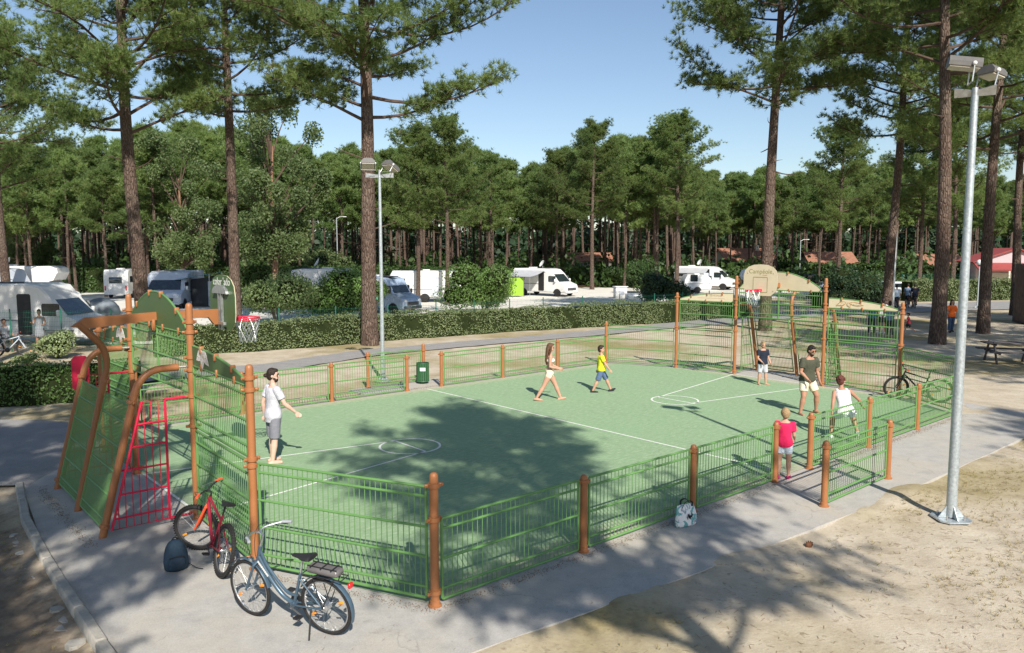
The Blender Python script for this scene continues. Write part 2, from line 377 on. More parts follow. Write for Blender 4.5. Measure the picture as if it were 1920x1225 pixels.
slab = [W(-11.62, 7.5), W(-9.6, 7.32)] + slab[1:6] + [Vector((13.0, 18.3, 0)), Vector((24, 17.6, 0)), Vector((24, 21.2, 0)), Vector((14.6, 20.0, 0)), Vector((13.5, 20.6, 0)), Vector((12.75, 21.9, 0))] + slab[12:]
walk = sheet('concrete_walkway', ragged(slab, .5, .012), -0.004, M_CONC, 'pale concrete walkway running round the fenced court', skirt=0.1)
# kerb stones along the left edge of the walkway
kerbs = thing('kerb', 'row of worn concrete kerb stones along the left walkway edge', 'kerb'); M_KERB = mat('kerb_concrete', (.40, .375, .33), .9, 0, .2, 5, .4, 40, spec=.15, coord='world', dirt=(.22, .20, .17, .7))
r_ = random.Random(4)
kp = [W(-11.35, -2.9), W(-11.6, -.6), W(-11.68, 1.5), W(-11.70, 3.5), W(-11.70, 5.6), W(-11.70, 7.6)]
for a, b in zip(kp[:-1], kp[1:]):
    L = (b - a).length; n = max(1, round(L / 1.0))
    for k in range(n):
        p = a.lerp(b, (k + .5) / n); ang = math.atan2((b - a).y, (b - a).x)
        MB().box((0, 0, 0), (L / n - .012, .13, .26), bev=.02).build('kerb_stone', M_KERB, kerbs, mtx=T(p.x, p.y, -.085 + r_.uniform(-.012, .012)) @ RZ(ang + r_.uniform(-.012, .012)) @ RX(r_.uniform(-.06, .06)))
# broken concrete footing along the kerb, outside
mb = MB()
for i in range(46):
    t = i / 45; p = kp[1].lerp(kp[5], t) + (W(-1, 0) - W(0, 0)) * r_.uniform(.08, .24)
    rr = r_.uniform(.06, .15); k = 7
    poly = [(p.x + math.cos(j * 6.283 / k) * rr * r_.uniform(.6, 1.15), p.y + math.sin(j * 6.283 / k) * rr * r_.uniform(.6, 1.15)) for j in range(k)]
    mb.prism(poly, -.25, -.09 - r_.uniform(0, .06))
tag(mb.build('kerb_footing', M_KERB, kerbs, smooth=False), kind='stuff')
def strip(name, pts, z, m, label, seed=1, amp=.06):
    """a path of given centre points and widths"""
    P = [Vector((p[0], p[1])) for p in pts]; L = []; Rr = []
    for i, p in enumerate(P):
        d = (P[min(i + 1, len(P) - 1)] - P[max(i - 1, 0)]).normalized(); n = Vector((-d.y, d.x)) * pts[i][2] / 2; L.append(p + n); Rr.append(p - n)
    return sheet(name, ragged(L + Rr[::-1], .8, amp, seed), z, m, label)
path_pts = [(-17.5, 19.6, 2.6), (-12.5, 26.4, 2.0), (*at(500, 28.4), 1.9), (*at(700, 32.8), 1.8), (*at(900, 36.2), 1.8), (*at(1070, 39.4), 1.9), (*at(1200, 42.8), 2.0), (*at(1330, 46.5), 2.6), (*at(1500, 52.5), 3.4), (*at(1690, 57.5), 6.0), (*at(1800, 60.0), 7.0), (*at(1960, 62.5), 7.0), (*at(2200, 66.0), 7.0)]
strip('footpath', path_pts, -0.006, M_ASPH, 'grey asphalt footpath curving past the far side of the court')
sheet('side_path', ragged([W(-11.2, -2.7), (-9.6, 13.85), (-13.2, 13.6), (-22, 15.6), (-26, 21.5), (-15.4, 19.6), (-11.5, 19.3), W(-8.9, -6.2), W(-10.1, -4.2)], .6, .05), -0.002, M_ASPH, 'dark asphalt path leaving the walkway to the left')
sheet('campsite_ground', ragged([(-17.0, 35.6), (-10.6, 37.5), (-6, 41), (0.5, 45.0), (9.0, 49.5), (12.5, 56), (19, 62), (33, 88), (10, 90), (1, 88), (-6.5, 75), (-16, 79), (-45, 82), (-60, 60), (-44, 34.3)], 1.2, .3), -0.009, M_GRAV, 'pale gravel of the motorhome pitches behind the hedge')
# the court: turf and painted lines
crot = RZ(R(41))
oct_ = [(9.75, 1.5), (9.6, 3.75), (8.42, 6.12), (-8.42, 6.12), (-9.5, 4.3), (-9.45, 2.2), (-9.45, -1.15), (-9.55, -3.65), (-8.42, -6.12), (8.42, -6.12), (9.65, -3.8), (9.75, -1.75)]
turf = MB().add([(p[0], p[1], 0) for p in oct_], [tuple(range(12))]).build('court_turf', M_TURF, smooth=False, mtx=T(CX, CY, .006) @ crot)
tag(turf, 'pale green artificial turf of the fenced sports court', kind='structure')
def line(pts, w=.05, closed=False):
    P = [Vector(p) for p in pts]; L = []; Rr = []
    for i, p in enumerate(P):
        a = P[i - 1] if (i or closed) else p; b = P[(i + 1) % len(P)] if (i < len(P) - 1 or closed) else p
        d = (b - a).normalized(); n = Vector((-d.y, d.x)) * w / 2; L.append(p + n); Rr.append(p - n)
    vs = [(q.x, q.y, .004) for q in L] + [(q.x, q.y, .004) for q in Rr]; k = len(P)
    fs = [(i, i + 1, k + i + 1, k + i) for i in range(k - 1)] + ([(k - 1, 0, k, 2 * k - 1)] if closed else [])
    return MB().add(vs, fs).build('court_line', M_LINE, turf, smooth=False)
line([(0, -6.05), (0, 6.05)])
for sx, oy, gu in ((-1, .46, 9.42), (1, -.12, 9.72)):
    def q(x, y): return (sx * x, sx * y + oy)
    line([q(gu, 1.55), q(4.35, .60)]); line([q(gu, -1.55), q(4.35, -.60)])
    line([(sx * 4.35 + .66 * math.cos(a), oy + .66 * math.sin(a)) for a in [i * math.pi / 24 for i in range(48)]], closed=True)
    line([q(4.35, -.60), q(4.35, .60)]); line([q(gu, -1.6), q(gu, 1.6)])
# ================================================================== COURT FENCE AND GOALS
M_GRN = mat('green_fence_paint', (.122, .262, .082), .42, 0, .12, 3, spec=.4, dirt=(.10, .20, .07, .5))
M_POST = mat('rust_brown_post_paint', (.335, .135, .052), .42, 0, .10, 2.5, spec=.4, dirt=(.28, .09, .035, .5))
M_STEEL = mat('galvanised_steel', (.55, .57, .58), .38, .85, .15, 14, spec=.5, dirt=(.4, .42, .43, .5))
M_BOLT = mat('bolt_steel', (.5, .48, .45), .4, .7, .1, 30)
M_RED = mat('red_grille_paint', (.62, .012, .055), .45, 0, .1, 5)
M_GPLATE = mat('dark_green_board', (.075, .135, .05), .5, 0, .1, 2)
M_BEIGE = mat('beige_board', (.70, .59, .42), .5, 0, .06, 2, dirt=(.55, .46, .33, .4))
M_LEAFW = mat('pale_leaf_print', (.72, .66, .62), .6); M_LEAFO = mat('ochre_leaf_print', (.50, .27, .10), .6)
M_OLIVE = mat('olive_print', (.30, .27, .10), .6); M_WHITEP = mat('white_print', (.8, .8, .78), .6)
M_TAN = mat('thin_brown_print', (.5, .33, .26), .6)
BAR = MB().tube([(0, 0, 0), (0, 0, 1)], .0058, 5, False).mesh('bar')
def collar_mesh():
    mb = MB().lathe([(.058, -.032), (.072, -.026), (.074, 0), (.072, .026), (.058, .032)], 16)
    for a in (0, math.pi): mb.box((.092 * math.cos(a), .0, 0), (.05, .026, .045), bev=.006)
    for a in (0, math.pi): mb.tube([(.098 * math.cos(a), -.03, 0), (.098 * math.cos(a), .03, 0)], .009, 6)
    return mb.mesh('collar')
COLLAR = collar_mesh()
PTUBE = {}
FLANGE = MB().lathe([(.085, -.01), (.085, .012), (.066, .02), (.062, .07), (.054, .075)], 16).mesh('foot_flange')
def rel(t, M): return T(*(-t.location)) @ M
def post(t, uv, h, collars, foot=True):
    """a part of fence t: shaft with its clamp collars as sub-parts"""
    p = W(*uv); key = round(h, 2)
    if key not in PTUBE:
        PTUBE[key] = MB().lathe([(.054, -.05), (.054, h - .07), (.052, h - .045), (.045, h - .02), (.032, h - .006), (.012, h)], 18).mesh('post')
    o = obj('post', PTUBE[key], M_POST, t, rel(t, T(p.x, p.y, 0) @ RZ(R(41))))
    for z in collars: obj('collar', COLLAR, M_POST, o, T(0, 0, z) @ RZ(r_.uniform(-.3, .3)))
    if foot: obj('foot_flange', FLANGE, M_POST, o)
    return o
RAILM = {}
def grille(t, L, rails, M0, m=None, rr=.019, gap=.078, name='grille_panel'):
    """a welded grille: closed tube frame (the part) with rails and bars as sub-parts; local x along, z up"""
    m = m or M_GRN; lo, hi = min(rails), max(rails); k = ('f', round(L, 3), round(hi - lo, 3), rr)
    if k not in RAILM:
        e = .012; hh = hi - lo
        RAILM[k] = MB().tube([(e, 0, 0), (L - e, 0, 0), (L, 0, e), (L, 0, hh - e), (L - e, 0, hh), (e, 0, hh), (0, 0, hh - e), (0, 0, e)], rr, 8, closed=True).mesh('grille_frame')
    f = obj(name, RAILM[k], m, t, M0 @ T(0, 0, lo))
    for z in sorted(rails)[1:-1]:
        k = ('r', round(L, 3), rr)
        if k not in RAILM: RAILM[k] = MB().tube([(0, 0, 0), (L, 0, 0)], rr - .001, 8).mesh('rail')
        obj('rail', RAILM[k], m, f, T(0, 0, z - lo))
    n = int(L / gap)
    for i in range(1, n): obj('bar', BAR, m, f, T(L * i / n, 0, 0) @ Matrix.Diagonal((1, 1, hi - lo, 1)))
    return f
LOW = [.05, .185, .56, .94, 1.065]; MIDR = [.08, .22, .60, .97, 1.35, 1.47]
WLO = [.08, .21, .56, .92, 1.28, 1.46]; WUP = [1.53, 1.67, 2.02, 2.38, 2.50]
def panel(t, a, b, rails, g0=.11, g1=.11):
    A, B = W(*a), W(*b); d = B - A; L = d.length; d.normalize(); A = A + d * g0
    return grille(t, L - g0 - g1, rails, rel(t, T(A.x, A.y, 0) @ RZ(math.atan2(d.y, d.x))))
LWN, LWF, RWN, RWF = (-9.6, 3.7), (-9.55, -4.35), (9.95, 4.05), (9.45, -3.7)
LGN, LGF, RGN, RGF = (-9.5, 1.15), (-9.5, -2.2), (9.8, 1.75), (9.78, -1.45)
def fence(label, posts, runs, group='low green fences round the court'):
    t = thing('court_fence', label, 'fence', W(*posts[0][0]), 0, group)
    for uv, h in posts: post(t, uv, h, [1.03] if h < 1.3 else [1.50, 1.08, .17])
    for a, b, r in runs: panel(t, a, b, r)
    return t
n_ = lambda u: (u, 6.2)
f_ = lambda u: (u, -6.2)
fence('green fence on brown posts nearest the camera, tote bag at its foot', [(n_(-8.4), 1.66), (n_(-5.8), 1.13), (n_(-3.2), 1.13), (n_(-.65), 1.13)],
      [(LWN, n_(-8.4), MIDR), (n_(-8.4), n_(-5.8), LOW), (n_(-5.8), n_(-3.2), LOW), (n_(-3.2), n_(-.65), LOW)])
fence('green fence right of the near gateway, in front of the crouching woman', [(n_(.65), 1.13), (n_(3.2), 1.13), (n_(5.8), 1.13), (n_(8.4), 1.13)],
      [(n_(.65), n_(3.2), LOW), (n_(3.2), n_(5.8), LOW), (n_(5.8), n_(8.4), LOW), (n_(8.4), RWN, MIDR)])
fence('short green screen standing out on the walkway before the near gateway', [((-1.3, 7.5), 1.13), ((1.15, 7.5), 1.13)], [((-1.3, 7.5), (1.15, 7.5), LOW)], 'gateway screens')
fence('green fence of the far side, left of its gateway, behind the bearded man', [(f_(-8.4), 1.62), (f_(-5.8), 1.13), (f_(-3.2), 1.13), (f_(-.65), 1.13)],
      [(LWF, f_(-8.4), MIDR), (f_(-8.4), f_(-5.8), LOW), (f_(-5.8), f_(-3.2), LOW), (f_(-3.2), f_(-.65), LOW)])
fence('green fence of the far side behind the walking woman and boy in yellow', [(f_(.65), 1.13), (f_(3.2), 1.13), (f_(5.8), 1.13), (f_(8.4), 1.62)],
      [(f_(.65), f_(3.2), LOW), (f_(3.2), f_(5.8), LOW), (f_(5.8), f_(8.4), LOW), (f_(8.4), RWF, MIDR)])
fence('short green screen beyond the far gateway, in front of bin and slim lamp', [((-1.25, -7.5), 1.13), ((.75, -7.35), 1.25)], [((-1.25, -7.5), (.75, -7.35), LOW)], 'gateway screens')
WC = [2.62, 2.46, 1.52, 1.43, .17]; GC = [3.18, 3.02, 2.62, 2.42, 2.0, 1.52, .12]
# ---- leaf emblem: three leaves cut from sheet, on a board face
def leaf_poly(L, w, a, ox, oz, n=9):
    up = [(t / n * L, w * math.sin(math.pi * (t / n) ** .8) * .5) for t in range(n + 1)]; dn = [(x, -y) for x, y in up[-2:0:-1]]
    c, s_ = math.cos(a), math.sin(a); return [(ox + x * c - y * s_, oz + x * s_ + y * c) for x, y in up + dn]
def emblem(t, m, m2, x0, z0, y, flip, spec, inner=None):
    for a, L, w, ox, oz in spec:
        MB().prism(leaf_poly(L, w, a, x0 + ox, z0 + oz), min(y, y + .004 * flip), max(y, y + .004 * flip), 'y').build('leaf', m, t, smooth=False)
        c, s_ = math.cos(a), math.sin(a)
        if inner: MB().prism(leaf_poly(L * .82, w * .62, a, x0 + ox + .02 * c, z0 + oz + .02 * s_), y + .006 * flip, y + .009 * flip, 'y').build('leaf_inner', inner, t, smooth=False)
        for k in range(5):
            q = .08 + k * L * .16; off = (-1) ** k * .02
            MB().box((0, 0, 0), (.03, .003, .008), M=T(x0 + ox + q * c - off * s_, y + (.012 if inner else .0062) * flip, z0 + oz + q * s_ + off * c) @ RY(-a)).build('leaf_mark', m2, t, smooth=False)
CLIP = MB().box((0, 0, 0), (.035, .075, .11), bev=.008).mesh('clip')
def board(t, name, poly, front_sign, M0, rail, clips):
    """two-faced board: beige to the court, green outside; the beige face is the part"""
    b = MB().prism(poly, 0.0, .011 * front_sign, 'y').build(name, M_BEIGE, t, smooth=False, mtx=M0)
    MB().prism(poly, -.011 * front_sign, 0.0, 'y').build('back_face', M_GPLATE, b, smooth=False)
    if rail: MB().tube(rail, .018, 8).build('edge_rail', M_GRN, b)
    for x, z in clips: obj('clip', CLIP, M_POST, b, T(x, 0, z))
    return b
def wing(t, goal, end, facing):
    A, B = W(*goal), W(*end); d = B - A; L = d.length - .24; d.normalize(); A = A + d * .12; M0 = rel(t, T(A.x, A.y, 0) @ RZ(math.atan2(d.y, d.x)))
    grille(t, L, WLO, M0); grille(t, L, WUP, M0)
    n = 14; zt = lambda s: 2.55 + .25 * (1 - s * s) ** .85
    top = [(L * i / n, zt(i / n)) for i in range(n + 1)]
    poly = [(0, 2.52)] + [(x, max(z, 2.54)) for x, z in top] + [(L, 2.52)]
    return board(t, 'wing_board', poly, facing, M0, [(x, 0, z + .012) for x, z in top], [(L * x, 2.52) for x in (.2, .5, .82)] + [(L * x * .95, zt(x * .95)) for x in (.2, .5, .82)]), L
def goal(t, g0, g1, s, side_mat):
    A, B = W(*g0), W(*g1); d = (B - A); wdt = d.length; d.normalize(); MW = rel(t, T(A.x, A.y, 0) @ RZ(math.atan2(d.y, d.x)))
    # local x runs from the near to the far goal post; y*s > 0 is into the court
    L = wdt - .24
    hp = grille(t, L, [2.04, 2.18, 2.52, 2.86, 2.99], MW @ T(.12, 0, 0))
    MB().tube([(L / 2, 0, 0), (L / 2, 0, .95)], .02, 8).build('centre_stile', M_GRN, hp)
    n = 20; arch = [(.12 + L * i / n, 3.03 + .55 * math.sin(math.pi * i / n) ** .8) for i in range(n + 1)]
    poly = [(arch[0][0], 3.005)] + arch[1:-1] + [(arch[-1][0], 3.005)]
    board(t, 'arched_board', poly, s, MW, [(x, 0, z + .014) for x, z in arch], [arch[i] for i in (3, 8, 12, 17)] + [(.12 + L * f, 3.0) for f in (.12, .38, .62, .88)])
    D = 1.38                                              # depth of the cage behind the goal line
    for k, x in enumerate((.08, wdt / 2, wdt - .08)):
        if k == 1: pts = [(x, -s * D, -.03), (x, -s * (D - .52), 2.2)] + arc((x, -s * (D - .52), 2.2), (x, -s * (D - .62), 2.55), (x, -s * (D - .45), 2.78), 7)[1:] + [(x, -s * (D - .17), 3.1)]
        else: pts = [(x, -s * D, -.03), (x, -s * (D - .52), 2.02)] + arc((x, -s * (D - .52), 2.02), (x, -s * (D - .62), 2.46), (x, -s * (D - .95), 2.47), 8)[1:] + [(x, -s * .18, 2.47)]
        tb = MB().tube(pts, .056, 14).build('cage_tube', M_POST, t, mtx=MW)
        if k != 1: MB().tube([(x, -s * .2, 2.47), (x, -s * .05, 2.47)], .02, 8).build('coupling', M_BOLT, tb)
        for zz in ((.16, 2.0) if k != 1 else (2.12,)): obj('collar', COLLAR, M_POST, tb, T(x, -s * (D - .515 * zz / 2.05), zz) @ RX(-s * .248))
    tilt = math.atan2(.52, 2.02) * s                     # grilles lean towards the goal line
    for x0 in (.08, wdt / 2): grille(t, wdt / 2 - .32, [.12, .24, .60, .97, 1.34, 1.72, 2.0], MW @ T(x0 + .12, -s * D, 0) @ RX(-tilt), gap=.052)
    for x in (.0, wdt):                                   # trapezoid side grilles
        bl, br, tl = -s * (D - .12), -s * .42, -s * (D - .62)
        f = MB().tube([(x, bl, .1), (x, br, .1), (x, br, 2.0), (x, tl, 2.0)], .021, 8, closed=True).build('side_grille', side_mat, t, mtx=MW)
        for z in (.1, 2.0): MB().tube([(x, br, z), (x, -s * .08, z)], .021, 8).build('tie_rail', side_mat, f)
        for z in (.26, .62, .98, 1.32, 1.66): MB().tube([(x, bl + (tl - bl) * (z - .1) / 1.9, z), (x, br, z)], .016, 8).build('rail', side_mat, f)
        for i in range(1, 8):
            ya = bl + (br - bl) * i / 8; zt = min(2.0, .1 + 1.9 * (ya - bl) / (tl - bl)) if abs(ya) > abs(tl) else 2.0
            if zt > .2: MB().tube([(x, ya, .1), (x, ya, zt)], .008, 6, False).build('bar', side_mat, f)
    xm = wdt / 2
    am = MB().prism([(-s * (D - .05), 3.06), (-s * (D - .3), 3.02), (0, 3.10), (s * .88, 3.10), (s * .98, 2.96), (s * 1.06, 2.96), (s * 1.06, 3.24), (-s * .0, 3.24), (-s * (D - .25), 3.2)], xm - .045, xm + .045, 'x').build('hoop_arm', M_POST, t, smooth=False, mtx=MW)
    MB().box((xm, -s * .06, 3.02), (.1, .06, .2), bev=.01).build('arm_bracket', M_POST, am)
    yb = s * 1.16; hw, z0, z1 = .60, 2.86, 3.86
    pr = [(-hw * .62, z0), (hw * .62, z0), (hw * .94, z0 + .16), (hw, z0 + .32), (hw, z1 - .38), (hw * .93, z1 - .2), (hw * .72, z1 - .08), (hw * .4, z1 - .015), (0, z1), (-hw * .4, z1 - .015), (-hw * .72, z1 - .08), (-hw * .93, z1 - .2), (-hw, z1 - .38), (-hw, z0 + .32), (-hw * .94, z0 + .16)]
    bd = board(t, 'backboard', [(xm + a, b) for a, b in pr], s, MW @ T(0, yb, 0), None, [])
    for x in (-.06, .06): MB().box((xm + x, -s * .04, 3.22), (.05, .045, .72)).build('channel', M_STEEL, bd, smooth=False)
    MB().box((xm, -s * .09, 2.99), (.62, .05, .05)).build('cross_channel', M_STEEL, bd, smooth=False)
    MB().prism([(xm + .34 * math.cos(a), 3.52 + .16 * math.sin(a)) for a in [i * math.pi / 10 for i in range(11)]], -.014 * s, -.07 * s, 'y').build('half_disc', M_STEEL, bd, smooth=False)
    yr = yb + s * .45
    rg = MB().tube([(xm + .225 * math.cos(a), yr + .225 * math.sin(a), 3.05) for a in [i * math.pi / 14 for i in range(28)]], .012, 6, closed=True).build('hoop_ring', M_RED, t, mtx=MW)
    MB().tube([(xm + .235 * math.cos(a), yr + .235 * math.sin(a), 3.015) for a in [i * math.pi / 14 for i in range(28)]], .008, 6, closed=True).build('lower_ring', M_RED, rg)
    MB().box((xm, yb + s * .12, 3.04), (.14, .24, .06)).build('ring_bracket', M_RED, rg)
    nm = MB(); N = 12
    for j in range(N):
        for dirn in (1, -1):
            pts = []
            for k in range(5):
                a = 2 * math.pi * (j + dirn * k * .5) / N; rr = (.225, .205, .18, .16, .15)[k]; pts.append((xm + rr * math.cos(a), yr + rr * math.sin(a), 3.03 - .11 * k))
            nm.tube(pts, .0065, 4, False)
    tag(nm.build('chain_net', M_STEEL, rg), kind='stuff')
    return bd, xm
GL = thing('goal', 'left goal with red side ladders and a dark green backboard seen from behind', 'goal', W(-9.5, -.5), 0, 'goals with basketball hoops')
for uv, h, cs in ((LWN, 2.8, WC), (LWF, 2.75, WC), (LGN, 3.48, GC), (LGF, 3.48, GC)): post(GL, uv, h, cs)
SP3 = [(R(-150), .34, .17, 0, 0), (R(-95), .32, .16, 0, 0), (R(-35), .34, .17, 0, 0)]
b, L = wing(GL, LGN, LWN, 1); emblem(b, M_LEAFW, M_OLIVE, L * .22, 2.78, -.0125, -1, SP3)
b, L = wing(GL, LGF, LWF, -1); emblem(b, M_LEAFW, M_OLIVE, L * .25, 2.78, .0125, 1, SP3)
bd, xm = goal(GL, LGN, LGF, -1, M_RED)
lettering('lettering', "color 'ado", .20, M_WHITEP, bd, T(xm, .0135, 3.73) @ RZ(math.pi) @ RX(R(90)), .001)
GR = thing('goal', 'right goal with a beige backboard and red ring, boy in black before it', 'goal', W(9.8, .15), 0, 'goals with basketball hoops')
for uv, h, cs in ((RWN, 2.78, WC), (RWF, 2.78, WC), (RGN, 3.44, GC), (RGF, 3.44, GC)): post(GR, uv, h, cs)
b, L = wing(GR, RGN, RWN, -1); emblem(b, M_LEAFO, M_LEAFO, .58, 2.70, -.0125, -1, [(R(198), .34, .14, -.04, .0), (R(-62), .17, .13, 0, 0), (R(-8), .46, .12, .04, -.01)], M_BEIGE)
b, L = wing(GR, RGF, RWF, 1)
WINGWORD = (b, L)
bd, xm = goal(GR, RGN, RGF, 1, M_GRN)
lettering('lettering', 'Campéole', .20, M_OLIVE, bd, T(xm, .0125, 3.63) @ RZ(math.pi) @ RX(R(90)), .001)
for dx, dz, w_, h_ in ((0, .24, .5, .018), (0, -.24, .5, .018), (-.25, 0, .018, .46), (.25, 0, .018, .46)):
    MB().box((xm + dx, .0125, 3.21 + dz), (w_, .004, h_)).build('target_line', M_OLIVE, bd, smooth=False)
MB().box((xm - .16, .0125, 3.52), (.16, .004, .012)).build('lettering_dash', M_LEAFO, bd, smooth=False)
b, L = WINGWORD
MB().box((L * .40, .0125, 2.62), (1.05, .004, .010)).build('printed_rule', M_TAN, b, smooth=False)
for i in range(9): MB().box((L * .20 + i * .055, .0125, 2.72 + .004 * (i % 2)), (.030, .004, .05 + .015 * ((i * 5) % 3))).build('faded_print', M_TAN, b, smooth=False)
for sx in (-1, 1):
    for z in (3.02, 3.58): MB().ball((xm + sx * .46, .014, z), (.02, .008, .02), 8, 6).build('board_bolt', M_BOLT, bd)
# ================================================================== TREES, HEDGES, SHRUBS
def _bark(nt):
    tc = node(nt, 'ShaderNodeTexCoord'); mp = node(nt, 'ShaderNodeMapping'); mp.inputs['Scale'].default_value = (1, 1, .28); nt.links.new(tc.outputs['Object'], mp.inputs[0])
    vo = node(nt, 'ShaderNodeTexVoronoi'); vo.inputs['Scale'].default_value = 13; vo.feature = 'DISTANCE_TO_EDGE'; nt.links.new(mp.outputs[0], vo.inputs['Vector'])
    n = noise(nt, 3.2, 6, .7); big = noise(nt, .35, 3, .5)
    c = ramp(nt, n, [(.3, (.085, .058, .046)), (.55, (.155, .108, .086)), (.75, (.245, .185, .155))]).outputs[0]
    c = mixc(nt, ramp(nt, big, [(.42, (0,) * 3), (.62, (.6,) * 3)]).outputs[0], c, (.21, .17, .135))
    f = ramp(nt, vo.outputs['Distance'], [(0, (.6,) * 3), (.12, (0,) * 3)]).outputs[0]; c = mixc(nt, f, c, (.045, .026, .02))
    h = math2(nt, 'ADD', ramp(nt, vo.outputs['Distance'], [(0, (0,) * 3), (.2, (1,) * 3)]).outputs[0], n); return c, h, .9, .9, .05
M_BARK = surf('pine_bark', _bark)
M_TWIG = mat('branch_bark', (.10, .07, .055), .9, 0, .25, 3, spec=.1, coord='world')
M_PINE = leafmat('pine_needles', (.105, .18, .055), (.215, .29, .09), (.33, .33, .13), .45, .5, brown=True)
M_PINED = leafmat('distant_pine_needles', (.115, .20, .06), (.225, .31, .095), (.32, .34, .14), .22, .5, brown=True)
M_EUC = leafmat('eucalyptus_leaves', (.11, .18, .07), (.20, .275, .11), (.31, .28, .16), .5, .48)
M_BUSH = leafmat('shrub_leaves', (.09, .18, .045), (.17, .285, .075), (.26, .35, .12), .9, .45)
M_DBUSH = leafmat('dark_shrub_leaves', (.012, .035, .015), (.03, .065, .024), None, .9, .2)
M_HEDGE = leafmat('clipped_hedge_leaves', (.19, .26, .11), (.31, .375, .18), (.42, .45, .26), 1.2, .4, brown=True)
M_CONIF = leafmat('conifer_hedge_sprays', (.025, .06, .018), (.065, .125, .03), (.11, .17, .04), .6, .3)
M_CORE = mat('inner_shade_colour', (.022, .030, .012), 1, 0, .3, 2, spec=0)  # near black for solid cores; shade inside the foliage is this colour
def unit(n, g):
    v = g.normal(size=(n, 3)); return v / np.linalg.norm(v, axis=1)[:, None]
def needles(C, O, L, w, nb, g, up=.25):
    """tufts of thin needles: centres C, branch directions O"""
    N = len(C); c = np.repeat(C, nb, 0); o = np.repeat(O, nb, 0)
    d = unit(N * nb, g) + o * .75 + np.array([0, 0, up]); d /= np.linalg.norm(d, axis=1)[:, None]
    ln = L * g.uniform(.6, 1.15, N * nb)[:, None]; p = np.cross(d, unit(N * nb, g)); p /= np.linalg.norm(p, axis=1)[:, None] + 1e-6
    b = c + d * .02; tip = c + d * ln
    V = np.stack([b + p * w / 2, tip, b - p * w / 2], 1).reshape(-1, 3)
    return V, np.arange(N * nb * 3).reshape(-1, 3)
def leaves(C, s, g, flat=0.0, N_=None):
    n = len(C); a = unit(n, g)
    if N_ is not None: nn = N_ + unit(n, g) * .8; nn /= np.linalg.norm(nn, axis=1)[:, None]; a = np.cross(nn, a); a /= np.linalg.norm(a, axis=1)[:, None] + 1e-6; b = np.cross(nn, a)
    else: b = np.cross(a, unit(n, g)); b /= np.linalg.norm(b, axis=1)[:, None] + 1e-6
    sz = s * g.uniform(.6, 1.3, n)[:, None]
    V = np.stack([C - a * sz * .5, C + b * sz * .27, C + a * sz * .5, C - b * sz * .27], 1).reshape(-1, 3)
    return V, np.arange(n * 4).reshape(-1, 4)
